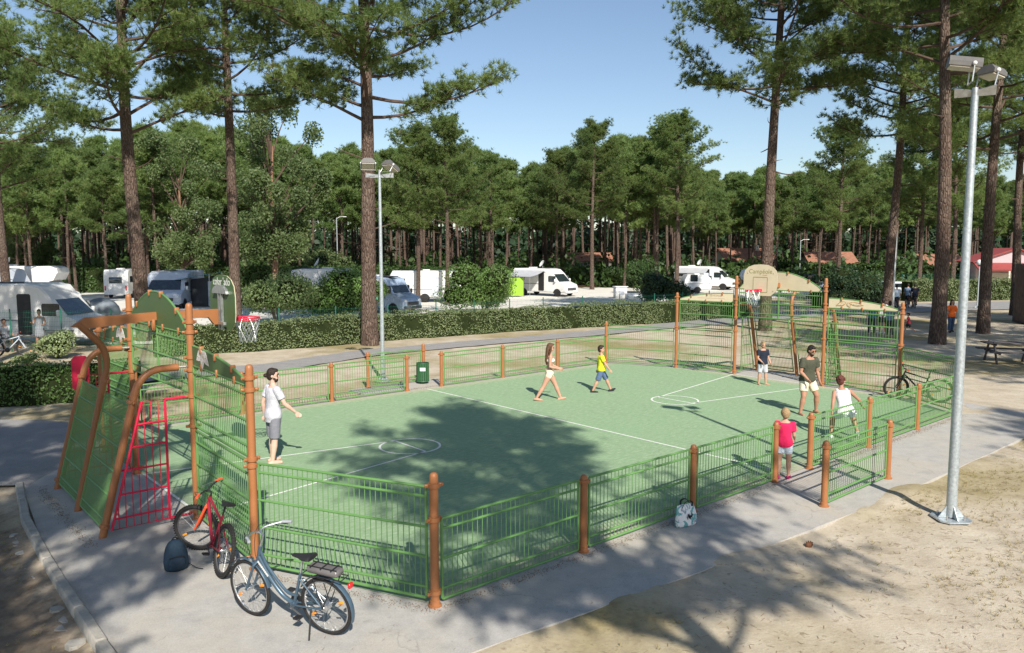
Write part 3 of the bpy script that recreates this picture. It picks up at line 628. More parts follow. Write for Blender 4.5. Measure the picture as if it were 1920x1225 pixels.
def pine(name, seed, h, cb, spread, limbs, twigs, tufts, tl, tw, nb, r0, lean=.02, matn=None, dead=5, sides=10, top=1.0, tuft_r=.22):
    """prototype meshes (trunk, branches, crown) of a maritime pine: bare stem, whorled limbs, pads of needle tufts"""
    g = np.random.default_rng(seed); rr = random.Random(seed)
    k = 14; ph = rr.uniform(0, 6.28); tp = []
    for i in range(k + 1):
        t = i / k; z = h * t; w_ = lean * h
        tp.append(Vector((math.sin(t * 2.3 + ph) * w_ * t + math.sin(t * 6 + ph) * .012 * h * t, math.cos(t * 2.0 + ph * 1.7) * w_ * t, z)))
    off = Vector((0, 0, 0))
    rad = [r0 * (1.22 if i == 0 else 1.0) * (1 - .62 * (i / k) ** 1.1) * (1 if i < k else .3) for i in range(k + 1)]
    rad = [max(r, .03) for r in rad]
    tb = MB().tube([p - Vector((0, 0, .25 if i == 0 else 0)) for i, p in enumerate(tp)], rad, sides); tm = tb.mesh(name + '_trunk')
    def on(z):
        f = max(0, min(z / h, .9999)) * k; i = int(f); return tp[i].lerp(tp[i + 1], f - i), rad[i] * (1 - (f - i)) + rad[i + 1] * (f - i)
    bb = MB(); C = []; O = []
    az = rr.uniform(0, 6.28)
    for i in range(limbs + dead):
        isd = i >= limbs
        if isd: z = h * (cb - rr.uniform(.02, .25)); ln = rr.uniform(.5, 1.6)
        else:
            t = max(0, (i + rr.uniform(-.3, .3)) / limbs); z = h * (cb + (top - cb) * t ** .9)
            prof = (1 - .80 * t ** 1.5) * (.70 + .4 * min(1, t / .22)); ln = spread * prof * rr.uniform(.72, 1.18)
        az += 2.39996 + rr.uniform(-.5, .5); p, r = on(min(z, h * .985))
        el = R(rr.uniform(-5, 22) + 38 * max(0, (z / h - cb) / (1 - cb)) ** 1.4) if not isd else R(rr.uniform(-20, 15))
        d = Vector((math.cos(az) * math.cos(el), math.sin(az) * math.cos(el), math.sin(el)))
        sag = rr.uniform(-.10, .14); m_ = 6; lp = []
        side = Vector((-math.sin(az), math.cos(az), 0)) * rr.uniform(-.18, .18)
        for q in range(m_ + 1):
            s = q / m_; lp.append(p + d * (ln * s) + Vector((0, 0, ln * (-sag * math.sin(s * 3.14) + .16 * s * s))) + side * ln * math.sin(s * 3.0) )
        br = max(.018, r * .36 * min(1, ln / spread + .25)); bb.tube(lp, [br * (1 - .8 * q / m_) for q in range(m_ + 1)], 5, False)
        if isd: continue
        for j in range(twigs):
            s = .24 + .78 * (j + rr.random()) / twigs; s = min(s, 1); f = s * m_; q = min(int(f), m_ - 1); b0 = lp[q].lerp(lp[q + 1], f - q)
            tdir = (lp[q + 1] - lp[q]).normalized(); sd = tdir.cross(Vector((0, 0, 1))).normalized() * (1 if j % 2 else -1)
            td = (tdir * rr.uniform(.3, 1) + sd * rr.uniform(.3, 1.1) + Vector((0, 0, rr.uniform(.0, .55)))).normalized()
            tlen = ln * rr.uniform(.16, .34) * (1.15 - .4 * s); e = b0 + td * tlen
            bb.tube([b0, b0.lerp(e, .5) + Vector((0, 0, -.04 * tlen)), e], [br * .35, br * .22, .008], 4, False)
            for u in range(tufts):
                a = rr.uniform(.25, 1.08); c = b0.lerp(e, a); jit = g.normal(size=3) * tuft_r * np.array([1, 1, .62])
                C.append((c.x + jit[0], c.y + jit[1], c.z + jit[2] + .05)); O.append(tuple(td))
    V, F = needles(np.array(C), np.array(O), tl, tw, nb, g)
    return dict(trunk=tm, branches=bb.mesh(name + '_branches', smooth=False), crown=fast_mesh(name + '_crown', V, F), h=h, mat=matn or M_PINE)
def plant_tree(P, label, x, y, sc=1.0, rz=0.0, group=None, name='pine_tree', sxy=None, tilt=(0, 0), cat='tree'):
    z = float(ground_z(x, y)) if abs(x) < 60 and y < 70 else -.05
    t = thing(name, label, cat, (x, y, z), rz, group, rot=(tilt[0], tilt[1], rz)); t.scale = (sxy or sc, sxy or sc, sc)
    obj('trunk', P['trunk'], P.get('bark', M_BARK), t); tag(obj('branches', P['branches'], M_TWIG, t), kind='stuff'); obj('crown', P['crown'], P['mat'], t)
    return t
# big pines near the court: (seed, height, crown base, spread, limbs, twigs, tufts ...)
BIG = [pine('big_pine_a', 11, 21, .46, 6.4, 46, 11, 19, .31, .027, 26, .36, .012, tuft_r=.28),
       pine('big_pine_b', 23, 22, .51, 5.4, 40, 11, 19, .31, .027, 26, .31, .010, tuft_r=.28),
       pine('big_pine_c', 37, 20, .55, 5.8, 37, 11, 19, .31, .027, 26, .31, .018, tuft_r=.28),
       pine('big_pine_d', 53, 19, .44, 4.8, 35, 10, 19, .31, .027, 26, .26, .015, tuft_r=.28)]
MED = [pine('forest_pine_%d' % i, 100 + i, 18, cb, sp, 22, 7, 12, .58, .078, 14, .21, .02, M_PINED, 9, 7, 1.0, .36) for i, (cb, sp) in enumerate(((.54, 3.3), (.60, 2.7), (.48, 3.7), (.62, 2.5), (.52, 3.1), (.44, 3.8)))]
KEY = [ # px bearing, distance, proto, scale, rot, tilt, label
    (267, 37.0, 0, 1.00, 0.4, (0, -.022), 'large pine rising behind the left goal arch, sun flecks on its trunk'),
    (440, 43.0, 1, 1.02, 2.0, (0, -.018), 'tall straight reddish pine behind the left backboard'),
    (692, 35.5, 0, 1.03, 4.1, (0, .018), 'thickest pine trunk standing in front of the hedge by the slim lamp post'),
    (1437, 41.8, 2, 1.05, 1.2, (0, .03), 'tall pine behind the right backboard, pale patches on its trunk'),
    (1664, 50.0, 1, 1.0, 5.1, (0, .028), 'slender pine right of the dark bush, leaning slightly right'),
    (1762, 36.0, 2, 1.12, 3.3, (0, .02), 'dark thick pine beside the woman in orange'),
    (1848, 40.5, 3, 1.15, 0.9, (0, .05), 'slim pine at the right, leaning, left of the brown wooden shed'),
    (784, 63.0, 3, .72, 2.6, (0, -.005), 'pine in front of the white caravan with a curved lower trunk'),
    (838, 61.5, 3, .74, 4.4, (0, 0), 'straight pine left of the round green bush'),
    (1110, 86.0, 3, .92, 1.5, (0, .01), 'lone pine at the edge of the gravel right of the awning motorhome'),
    (1044, 92.0, 3, .80, 5.5, (0, 0), 'reddish pine trunk behind the awning motorhome'),
    (12, 52.0, 0, .86, 1.0, (0, .0), 'bushy pine at the left edge above the motorhomes'),
    (1268, 84.0, 3, .95, 3.0, (0, .01), 'pine with a high ragged top behind the dark bush by the right goal'),
    (1232, 90.0, 3, .92, .2, (0, 0), 'pine standing left of the ragged topped pine, far behind the hedge'),
    (1570, 78.0, 3, .86, 1.9, (0, 0), 'pine behind the dark bush at the right of the backboard'),
    (1785, 74.0, 3, .96, 2.7, (0, .02), 'thin pine just left of the big lamp pole, by the far green fence'),
    (1722, 80.0, 3, .90, 4.0, (0, .01), 'pair-like slim pine behind the three cyclists'),
    (1905, 52.0, 1, .92, 2.9, (0, .01), 'tall pine partly cut by the right picture edge')]
for px, Y, k, sc, rz, tl, lab in KEY:
    x, y = at(px, Y); plant_tree(BIG[k], lab, x, y, sc, rz, tilt=tl)
# pines behind and beside the camera whose crowns shade court, walkway and sand
for i, (x, y, k, sc, rz) in enumerate(((5.4, -3.0, 0, .86, 2.6), (-2.6, -3.7, 0, .74, 1.1), (-7.2, -1.0, 3, .8, 2.1), (20.8, -3.2, 3, .95, .2), (-9.5, 6.0, 3, .95, 2.0), (-17.8, 21.5, 1, .9, 1.9), (24.0, 15.0, 0, .95, .2), (30.0, 24.0, 0, .9, 3.0), (36, 35, 2, .9, 4.0), (-28, 27, 0, .85, 5))):
    plant_tree(BIG[k], 'pine outside the picture whose crown shades the court', x, y, sc, rz, 'pines beside the camera that throw shade', sxy=sc * (.74 if i == 0 else .56 if i == 1 else 1))
# the forest: individual trunks; height follows the treeline
TL = [(0, 250), (140, 262), (200, 262), (300, 235), (400, 238), (470, 255), (640, 270), (760, 285), (900, 275), (990, 300), (1040, 295), (1085, 265), (1150, 262), (1200, 260), (1300, 290), (1330, 335), (1390, 325), (1450, 318), (1560, 318), (1680, 300), (1800, 310), (1920, 330)]
def tline(px): return float(np.interp(px, [a for a, _ in TL], [b for _, b in TL]))
fr = random.Random(5); pts = []
BINS = [(130, 'above the motorhomes at the left edge'), (250, 'behind the overcab motorhome'), (425, 'between the two tall left pines'), (600, 'behind the eucalyptus'), (710, 'just left of the thick pine'), (850, 'behind the white caravan'), (960, 'behind the round green bush'), (1080, 'behind the awning motorhome'), (1200, 'right of the awning motorhome'), (1330, 'behind the right hand motorhome'), (1460, 'behind the beige backboard'), (1600, 'above the big dark bush'), (1760, 'behind the cyclists'), (9999, 'around the red roofed hall')]
while len(pts) < 262:
    px = fr.uniform(-60, 1980); Y = 88 + 85 * fr.random() ** 1.35
    if px < 330: Y = Y * .82
    if px > 1310: Y = 100 + 85 * fr.random()
    if px > 1600 and fr.random() < .45: continue
    x, y = at(px, Y)
    if min([9e9] + [(x - a) ** 2 + (y - b) ** 2 for a, b, *_ in pts]) < 6.5: continue
    pts.append((x, y, px))
for x, y, px in pts:
    top = tline(px); hh = 4.3 + (470 - top) / 1450 * y; hh *= fr.uniform(.76, .98); hh = max(11, min(25, hh)); k = fr.randrange(6)
    for lim, grp in BINS:
        if px < lim: break
    plant_tree(MED[k], 'slender pine in the wood ' + grp, x, y, hh / 18, fr.uniform(0, 6.28), 'pines of the wood ' + grp, sxy=hh / 18 * fr.uniform(.85, 1.15), tilt=(fr.gauss(0, .015), fr.gauss(0, .02)))
# the wood beyond those: stems and crowns nobody could count
g = np.random.default_rng(77); VV = []; FF = []; SV = []; SF = []; nv = 0; ns = 0
for i in range(230):
    px = g.uniform(-120, 2040); Y = g.uniform(150, 260); x, y = at(px, Y); hh = (4.3 + (470 - tline(px) - 12) / 1450 * Y) * g.uniform(.72, .95); hh = min(hh, 27)
    c = unit(420, g) * (g.random((420, 1)) ** .4) * np.array([3.6, 3.6, hh * .22]) + np.array([x, y, hh * .76])
    v, f = leaves(c, 1.0, g); VV.append(v); FF.append(f + nv); nv += len(v)
    a = np.linspace(0, 2 * np.pi, 5)[:-1]; rb = g.uniform(.16, .3)
    ring = np.stack([np.cos(a) * rb, np.sin(a) * rb, a * 0], 1); v = np.concatenate([ring + [x, y, -.1], ring * .6 + [x + g.normal() * .4, y, hh * .75]])
    SV.append(v); SF.append(np.array([[j, (j + 1) % 4, 4 + (j + 1) % 4, 4 + j] for j in range(4)]) + ns); ns += 8
tag(obj('far_wood_crowns', fast_mesh('far_wood_crowns', np.concatenate(VV), np.concatenate(FF)), M_PINED), 'far pine crowns closing the wood behind', 'wood', kind='stuff')
tag(obj('far_wood_stems', fast_mesh('far_wood_stems', np.concatenate(SV), np.concatenate(SF)), M_BARK), 'far pine stems deep in the wood', 'wood', kind='stuff')
# undergrowth of the wood, and the thicket that closes it
C = []
for i in range(1500):
    px = g.uniform(-120, 2040); Y = g.uniform(92, 215) if px > 330 else g.uniform(80, 170); x, y = at(px, Y); hh = g.uniform(1.2, 3.4) * (1 if g.random() < .8 else 1.7)
    C.append(unit(40, g) * (g.random((40, 1)) ** .4) * np.array([1.9, 1.6, hh * .52]) + np.array([x, y, hh * .48]))
V, F = leaves(np.concatenate(C), .85, g); C = []
for i in range(800):
    px = g.uniform(-150, 2070); Y = g.uniform(215, 300); x, y = at(px, Y); hh = g.uniform(7, 17); C.append(unit(90, g) * (g.random((90, 1)) ** .4) * np.array([4.2, 2.6, hh * .52]) + np.array([x, y, hh * .48]))
V2, F2 = leaves(np.concatenate(C), 2.4, g)
tag(obj('thicket', fast_mesh('thicket', V2, F2), M_DBUSH), 'dark thicket closing the view deep in the wood', 'thicket', kind='stuff')  # shade of the wood's interior is put into these dark leaves
tag(obj('undergrowth', fast_mesh('undergrowth', V, F), M_CONIF), 'dark bushy undergrowth on the floor of the pine wood', 'undergrowth', kind='stuff')
M_FLOOR = mat('forest_floor_litter', (.085, .058, .035), .95, 0, .4, .5, spec=.05, coord='world')
sheet('forest_floor', ragged([(-150, 78), (-52, 84.5), (-30, 83), (-14, 82), (-6, 78), (2, 91), (12, 93), (34, 92), (60, 96), (140, 96), (600, 400), (600, 900), (-600, 900), (-600, 400)], 5, 1.0), -.006, M_FLOOR, 'brown needle covered floor of the pine wood')
# ---- hedges: a clipped body of small leaves over a solid core, inner shade put in its colour
def hedge(name, label, pts, hgt, wid, leaf, dens, m, seed, cat='hedge', wav=.15, base=0.0):
    g = np.random.default_rng(seed); t = thing(name, label, cat, (0, 0, 0)); P = smooth_line([(a, b, 0) for a, b in pts], 6)
    core = MB(); Cs = []; Ns = []
    for i in range(len(P) - 1):
        a, b = P[i], P[i + 1]; d = (b - a); L = d.length; d.normalize(); n_ = Vector((-d.y, d.x, 0)); ang = math.atan2(d.y, d.x)
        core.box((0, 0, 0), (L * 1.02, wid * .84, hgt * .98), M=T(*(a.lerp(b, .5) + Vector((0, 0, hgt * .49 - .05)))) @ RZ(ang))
        for face, area in (('top', L * wid), ('front', L * hgt), ('back', L * hgt * .35)):
            k = int(area * dens); s = g.random(k); q = g.random(k)
            base_ = np.array(a)[None] + np.array(d)[None] * (s * L)[:, None]
            if face == 'top': off = np.array(n_)[None] * ((q - .5) * wid)[:, None] + np.array([0, 0, 1])[None] * (hgt * np.ones(k))[:, None]; nn = np.tile([0, 0, 1.], (k, 1))
            else:
                sg = -1 if face == 'front' else 1; off = np.array(n_)[None] * (sg * wid * .5 * (1 - .10 * q))[:, None] + np.array([0, 0, 1])[None] * (q * hgt)[:, None]; nn = np.tile(np.array(n_) * sg, (k, 1))
            c = base_ + off; wv = (vnoise(c[:, 0] + c[:, 2] * .7, c[:, 1], .9, seed) - .5) * wav * 2 + (vnoise(c[:, 0], c[:, 1] + c[:, 2], .3, seed + 1) - .5) * wav * 1.2
            wv = wv + np.where(g.random(k) < .03, g.random(k) * .22, 0)            # stray shoots
            Cs.append(c + nn * wv[:, None] + unit(k, g) * .04); Ns.append(nn)
    C = np.concatenate(Cs); N = np.concatenate(Ns); V, F = leaves(C, leaf, g, N_=N)
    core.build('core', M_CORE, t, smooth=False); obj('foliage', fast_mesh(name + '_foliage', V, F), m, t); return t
hedge('clipped_hedge', 'long clipped green hedge running behind the far footpath', [(-14.8, 31.7), (-12.4, 33.0), (-8.8, 35.6), (-5.0, 38.6), (0.1, 42.0), (4.6, 44.5), (9.5, 47.3), (12.6, 49.4), (15.6, 52.0)], 1.16, 1.35, .085, 330, M_HEDGE, 5)
hedge('dark_hedge', 'low dark hedge at the left edge behind the left goal', [(-24, 20.6), (-18, 21.2), (-14.2, 21.9), (-11.2, 23.0)], 1.0, 1.4, .085, 330, M_BUSH, 6)
hedge('conifer_hedge', 'tall conifer hedge behind the motorhomes at the left', [(-56, 82), (-42, 80), (-28, 80), (-15, 79), (-4, 80.5)], 2.55, 1.8, .30, 70, M_CONIF, 7, wav=.25)
hedge('yellowish_hedge', 'clipped yellow green hedge along the road behind the cyclists', [(*at(1700, 66.5),), (*at(1780, 67.5),), (*at(1910, 69.0),), (*at(2050, 71),)], 1.7, 1.5, .15, 120, M_HEDGE, 8)
hedge('dark_leaf_hedge', 'dark leaved hedge behind the arched right goal header', [(*at(1535, 58.0),), (*at(1600, 60),), (*at(1665, 62),)], 1.2, 1.4, .13, 130, M_DBUSH, 9)  # same dark leaf colour as the dark bushes
hedge('garden_hedge', 'tall dark garden hedge in front of the red roofed houses', [(*at(1380, 120),), (*at(1500, 112),), (*at(1600, 106),), (*at(1760, 98),), (*at(1820, 97),)], 2.4, 2.0, .4, 34, M_CONIF, 10, wav=.3)
# ---- shrubs
def shrub(label, x, y, rx, rz, n, leaf, m, seed, lobes=9, name='shrub', stems=4, z0=.35, cat='shrub', ry=None, spread=1.0):
    g = np.random.default_rng(seed); t = thing(name, label, cat, (x, y, -.03)); ry = ry or rx; Cs = []; Ns = []; core = MB()
    for k in range(lobes):
        a = g.uniform(0, 6.28); q = g.uniform(.0, .72) ** .7; cz = z0 * rz * 2 + (2 * rz * (1 - z0)) * g.uniform(.18, .72); c = np.array([math.cos(a) * rx * q, math.sin(a) * ry * q, cz]); r = np.array([rx, ry, rz]) * g.uniform(.42, .60)
        u = unit(n // lobes, g); rad = g.uniform(.72, 1.08, (len(u), 1)) * (1 + .25 * (vnoise(u[:, 0] * 3 + k * 7, u[:, 1] * 3 + u[:, 2] * 2, .6, seed)[:, None] - .5)); p = c + u * r * rad; keep = p[:, 2] > .06
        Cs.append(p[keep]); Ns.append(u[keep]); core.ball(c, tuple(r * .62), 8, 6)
    V, F = leaves(np.concatenate(Cs), leaf, g, N_=np.concatenate(Ns)); sb = MB()
    for k in range(stems):
        a = g.uniform(0, 6.28); sb.tube([(.1 * math.cos(a), .1 * math.sin(a), -.1), (.2 * rx * math.cos(a), .2 * ry * math.sin(a), rz * .6), (.5 * rx * math.cos(a), .5 * ry * math.sin(a), rz * 1.3)], [.06, .045, .02], 5)
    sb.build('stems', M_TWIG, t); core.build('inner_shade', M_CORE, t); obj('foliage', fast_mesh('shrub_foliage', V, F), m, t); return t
shrub('round bright green bush on the gravel, left of the awning motorhome', *at(908, 53), 2.5, 1.72, 13000, .16, M_BUSH, 1, 13, z0=.14)
shrub('broad green bush just left of the thick pine trunk', *at(648, 49), 2.7, 1.75, 13000, .16, M_BUSH, 2, 13, z0=.12)
shrub('loose reddish green bush right of the left backboard', *at(520, 46), 2.4, 1.6, 12000, .15, M_EUC, 3, 13, z0=.12)
shrub('small bush between the backboard bush and the thick pine', *at(600, 49), .9, .65, 2200, .13, M_BUSH, 4, 7)
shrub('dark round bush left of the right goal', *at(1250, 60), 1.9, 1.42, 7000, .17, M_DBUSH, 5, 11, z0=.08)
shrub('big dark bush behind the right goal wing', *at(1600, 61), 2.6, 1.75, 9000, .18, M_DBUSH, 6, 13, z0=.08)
shrub('green conifer bush with a dead brown branch left of the dark bush', *at(1205, 78), 1.9, 1.9, 5000, .22, M_CONIF, 7, 9, z0=.05)
shrub('green bush behind the pine right of the awning motorhome', *at(1165, 92), 1.9, 1.3, 3600, .25, M_CONIF, 8, 9, z0=.05)
shrub('olive shrub by the mesh fence, left of the left goal', *at(108, 31.4), 1.0, .62, 3400, .10, M_HEDGE, 9, 9, z0=.05)
shrub('small weedy plant under the mesh fence at the left edge', *at(42, 29.0), .5, .28, 900, .09, M_HEDGE, 10, 6, z0=.05)
shrub('pale bushy shrub standing behind the lamp and the thick pine', *at(600, 84), 3.2, 2.4, 6000, .30, M_EUC, 12, 11, z0=.05)
# ---- eucalyptus: broad loose crown
def broadleaf(seed, h, rx, n, leaf):
    g = np.random.default_rng(seed); rr = random.Random(seed); tb = MB().tube([(0, 0, -.2), (.15, 0, h * .2), (-.1, .1, h * .42), (.2, 0, h * .75)], [.30, .24, .2, .07], 9); bb = MB(); Cs = []
    for k in range(46):
        a = rr.uniform(0, 6.28); zz = rr.uniform(.22, 1.0); q = rx * (math.sin(min(1, (zz - .1) / .9) * 2.7) ** .6 + .1) * rr.uniform(.25, 1.0); c = Vector((math.cos(a) * q, math.sin(a) * q, h * zz))
        s = Vector((0, 0, h * max(.18, zz - .28))); bb.tube([s, s.lerp(c, .5) + Vector((0, 0, .3)), c], [.10, .06, .02], 5, False); r = rr.uniform(.75, 1.35)
        u = unit(n // 46, g); p = np.array(c) + u * np.array([r, r, r * 1.05]) * (g.random((len(u), 1)) ** .45); p[:, 2] -= (g.random(len(u)) ** 3) * .8; Cs.append(p)
    V, F = leaves(np.concatenate(Cs), leaf, g); return dict(trunk=tb.mesh('euc_trunk'), branches=bb.mesh('euc_branches', smooth=False), crown=fast_mesh('euc_crown', V, F), mat=M_EUC, bark=mat('peeling_bark', (.25, .14, .09), .85, 0, .35, 2.5))
EU = broadleaf(9, 18.5, 4.6, 26000, .30)
plant_tree(EU, 'large loose leafed eucalyptus between the two left pines and the thick pine', *at(515, 72), 1.0, .3, name='eucalyptus_tree')
plant_tree(EU, 'dark broad tree between the two tall pines at the left', *at(345, 74), .80, 2.4, name='eucalyptus_tree')
plant_tree(EU, 'dense broad tree filling the gap left of the first large pine', *at(60, 86), .72, 4.0, name='eucalyptus_tree')
# ---- dry grass tufts, needles and a cone on the sand near the camera
g = np.random.default_rng(31); C = []
while len(C) < 3800:
    x = g.uniform(-9, 16); y = g.uniform(6.3, 21); u = (x - CX) * CA + (y - CY) * SA; v = (x - CX) * SA - (y - CY) * CA
    if (v > 8.25 or u < -11.95) and vnoise(np.array([x]), np.array([y]), 1.3, 5)[0] + .3 * g.random() > .62: C.append((x, y, float(ground_z(x, y))))
C = np.array(C); V, F = needles(C, np.tile([0, 0, .9], (len(C), 1)), .075, .007, 7, g, up=.5)
M_DRY = leafmat('dry_grass', (.26, .21, .085), (.34, .27, .13), (.15, .17, .05), .8, .2)
tag(obj('dry_grass_tufts', fast_mesh('dry_grass_tufts', V, F), M_DRY), 'sparse tufts of dry grass on the sand', 'grass', kind='stuff')
C = []
while len(C) < 5200:
    x = g.uniform(-9, 16); y = g.uniform(6.3, 20); u = (x - CX) * CA + (y - CY) * SA; v = (x - CX) * SA - (y - CY) * CA
    if v > 8.2 or u < -11.9: C.append((x, y, float(ground_z(x, y)) + .006))
C = np.array(C); d = np.stack([g.normal(size=len(C)), g.normal(size=len(C)), g.normal(size=len(C)) * .15], 1); d /= np.linalg.norm(d, axis=1)[:, None]; p = np.cross(d, [0, 0, 1.]); L_ = g.uniform(.015, .05, (len(C), 1))
V = np.stack([C - d * L_ - p * .003, C + d * L_ - p * .003, C + d * L_ + p * .003, C - d * L_ + p * .003], 1).reshape(-1, 3)
tag(obj('needle_litter', fast_mesh('needle_litter', V, np.arange(len(V)).reshape(-1, 4)), mat('dead_needles', (.24, .155, .09), .9, 0, .4, 2, coord='world')), 'fallen brown pine needles on the sand', 'litter', kind='stuff')
C = []
for i in range(700): u, v = g.uniform(-11.4, 10), g.uniform(-6, 8.0) if g.random() < .5 else g.uniform(5.5, 8.0); q = W(u, v); C.append((q.x, q.y, .012))
C = np.array(C); d = np.stack([g.normal(size=len(C)), g.normal(size=len(C)), g.normal(size=len(C)) * .05], 1); d /= np.linalg.norm(d, axis=1)[:, None]; p = np.cross(d, [0, 0, 1.]); L_ = g.uniform(.012, .035, (len(C), 1))
V = np.stack([C - d * L_ - p * .002, C + d * L_ - p * .002, C + d * L_ + p * .002, C - d * L_ + p * .002], 1).reshape(-1, 3)
tag(obj('blown_needles', fast_mesh('blown_needles', V, np.arange(len(V)).reshape(-1, 4)), MATS['dead_needles']), 'stray pine needles blown on court and walkway', 'litter', kind='stuff')
# loose soil and litter along the foot of the near fence
mb = []; 
for a, b in (((-8.5, 6.32), (-.8, 6.32)), ((.8, 6.32), (8.4, 6.32)), ((-9.7, 3.8), (-8.5, 6.3)), ((-11.1, -2.4), (-11.1, 1.4)), ((-8.2, -6.35), (8.3, -6.35))):
    A, B = W(*a), W(*b); k = int((B - A).length * 330); s = g.random(k)[:, None]; mb.append(np.array(A)[None] * (1 - s) + np.array(B)[None] * s + np.stack([g.normal(size=k) * .06, g.normal(size=k) * .06, np.full(k, .004)], 1))
C = np.concatenate(mb); V, F = leaves(C, .017, g, N_=np.tile([0, 0, 1.], (len(C), 1)))
tag(obj('fence_foot_litter', fast_mesh('fence_foot_litter', V, F), mat('brown_crumbs', (.20, .125, .07), 1, 0, .4, 3, coord='world')), 'brown soil and needle crumbs along the fence foot', 'litter', kind='stuff')
# ================================================================== VEHICLES ON THE PITCHES
M_WHT = mat('white_gelcoat', (.70, .70, .685), .3, 0, .04, 1.5, spec=.5, dirt=(.62, .60, .56, .4)); M_PGREY = mat('pale_grey_paint_and_shade', (.50, .54, .60), .3, 0, .05, 1.5)  # pale grey paint; the shaded motorhomes have their shade put into it
M_LBLUE = mat('light_blue_car_paint', (.42, .52, .66), .28, .2, .05, 1.5); M_BLK = mat('black_plastic', (.02, .02, .022), .5, 0, .2, 12); M_DKGREY = mat('dark_grey_trim', (.07, .07, .075), .5, 0, .1, 6)
M_TYRE = mat('tyre_rubber', (.028, .027, .027), .85, 0, .25, 30, .3, 90, spec=.2); M_RIM = mat('alloy_rim', (.45, .46, .47), .35, .7, .1, 10); M_GLASS = glassmat('dark_window_glass')
M_LAMPG = mat('headlamp_lens', (.65, .68, .7), .12, 0, .05, 10, spec=.8); M_TAIL = mat('red_tail_lens', (.55, .02, .02), .2, 0, .1, 10, spec=.7); M_STRIPE = mat('grey_stripe', (.22, .23, .26), .4); M_CANV = mat('grey_awning_canvas', (.42, .43, .45), .8, 0, .08, 2)
M_DCAR = mat('dark_blue_car_paint', (.02, .028, .045), .25, .2, .05, 2, coat=.5)
def profile_body(mb, prof, w, bev=.10):
    cxm = sum(p[0] for p in prof) / len(prof); czm = sum(p[1] for p in prof) / len(prof)
    xs = [p[0] for p in prof]; zs = [p[1] for p in prof]; lx = (max(xs) - min(xs)) / 2; lz = (max(zs) - min(zs)) / 2; mx_ = (max(xs) + min(xs)) / 2; mz = (max(zs) + min(zs)) / 2
    sh = [(mx_ + (x - mx_) * (1 - bev * .8 / lx), mz + (z - mz) * (1 - bev * .8 / lz)) for x, z in prof]; k = len(prof); vs = []; fs = []
    for pl, y in ((sh, -w / 2), (prof, -w / 2 + bev), (prof, w / 2 - bev), (sh, w / 2)): vs += [(x, y, z) for x, z in pl]
    for r in range(3): fs += [(r * k + i, r * k + (i + 1) % k, r * k + k + (i + 1) % k, r * k + k + i) for i in range(k)]
    fs += [tuple(range(k - 1, -1, -1)), tuple(range(3 * k, 4 * k))]; return mb.add(vs, fs)
TYREM = MB().lathe([(.20, -.10), (.30, -.105), (.335, -.08), (.345, 0), (.335, .08), (.30, .105), (.20, .10)], 22).mesh('tyre')
RIMM = MB().lathe([(.02, .07), (.05, .10), (.09, .09), (.17, .07), (.21, .095), (.215, -.09), (.05, -.09)], 16).mesh('rim')
def road_wheel(t, x, y, s=1.0):
    M = T(x, y, .345 * s) @ RX(R(-90) if y < 0 else R(90)) @ RX(math.pi if False else 0)
    w = obj('wheel', TYREM, M_TYRE, t, T(x, y, .345 * s) @ RX(R(90) if y < 0 else R(-90)) @ Matrix.Scale(s, 4)); obj('rim', RIMM, M_RIM, w); return w
def side_panel(t, name, m, x0, x1, z0, z1, y, th=.012, r=.06, parent=None):
    s = 1 if y > 0 else -1; r = min(r, (x1 - x0) / 3, (z1 - z0) / 3)
    p = [(x0 + r, z0), (x1 - r, z0), (x1, z0 + r), (x1, z1 - r), (x1 - r, z1), (x0 + r, z1), (x0, z1 - r), (x0, z0 + r)]
    return MB().prism(p, y - s * .02, y + s * th, 'y').build(name, m, t, smooth=False)
def slope_panel(t, name, m, a, b, w, lift=.012, taper=.9):
    """pane on a sloping front: a,b = (x,z) lower and upper edge"""
    d = Vector((b[0] - a[0], b[1] - a[1])).normalized(); n = Vector((d.y, -d.x)) * lift; n = n if n.x > 0 else -n; vs = []
    for (p, ww) in ((a, w), (b, w * taper)):
        for s in (-1, 1): vs.append((p[0] + n.x, s * ww / 2, p[1] + n.y)); vs.append((p[0] - n.x * 1.5, s * ww / 2, p[1] - n.y * 1.5))
    return MB().add(vs, [(0, 2, 6, 4), (1, 5, 7, 3), (0, 4, 5, 1), (2, 3, 7, 6), (0, 1, 3, 2), (4, 6, 7, 5)]).build(name, m, t, smooth=False)
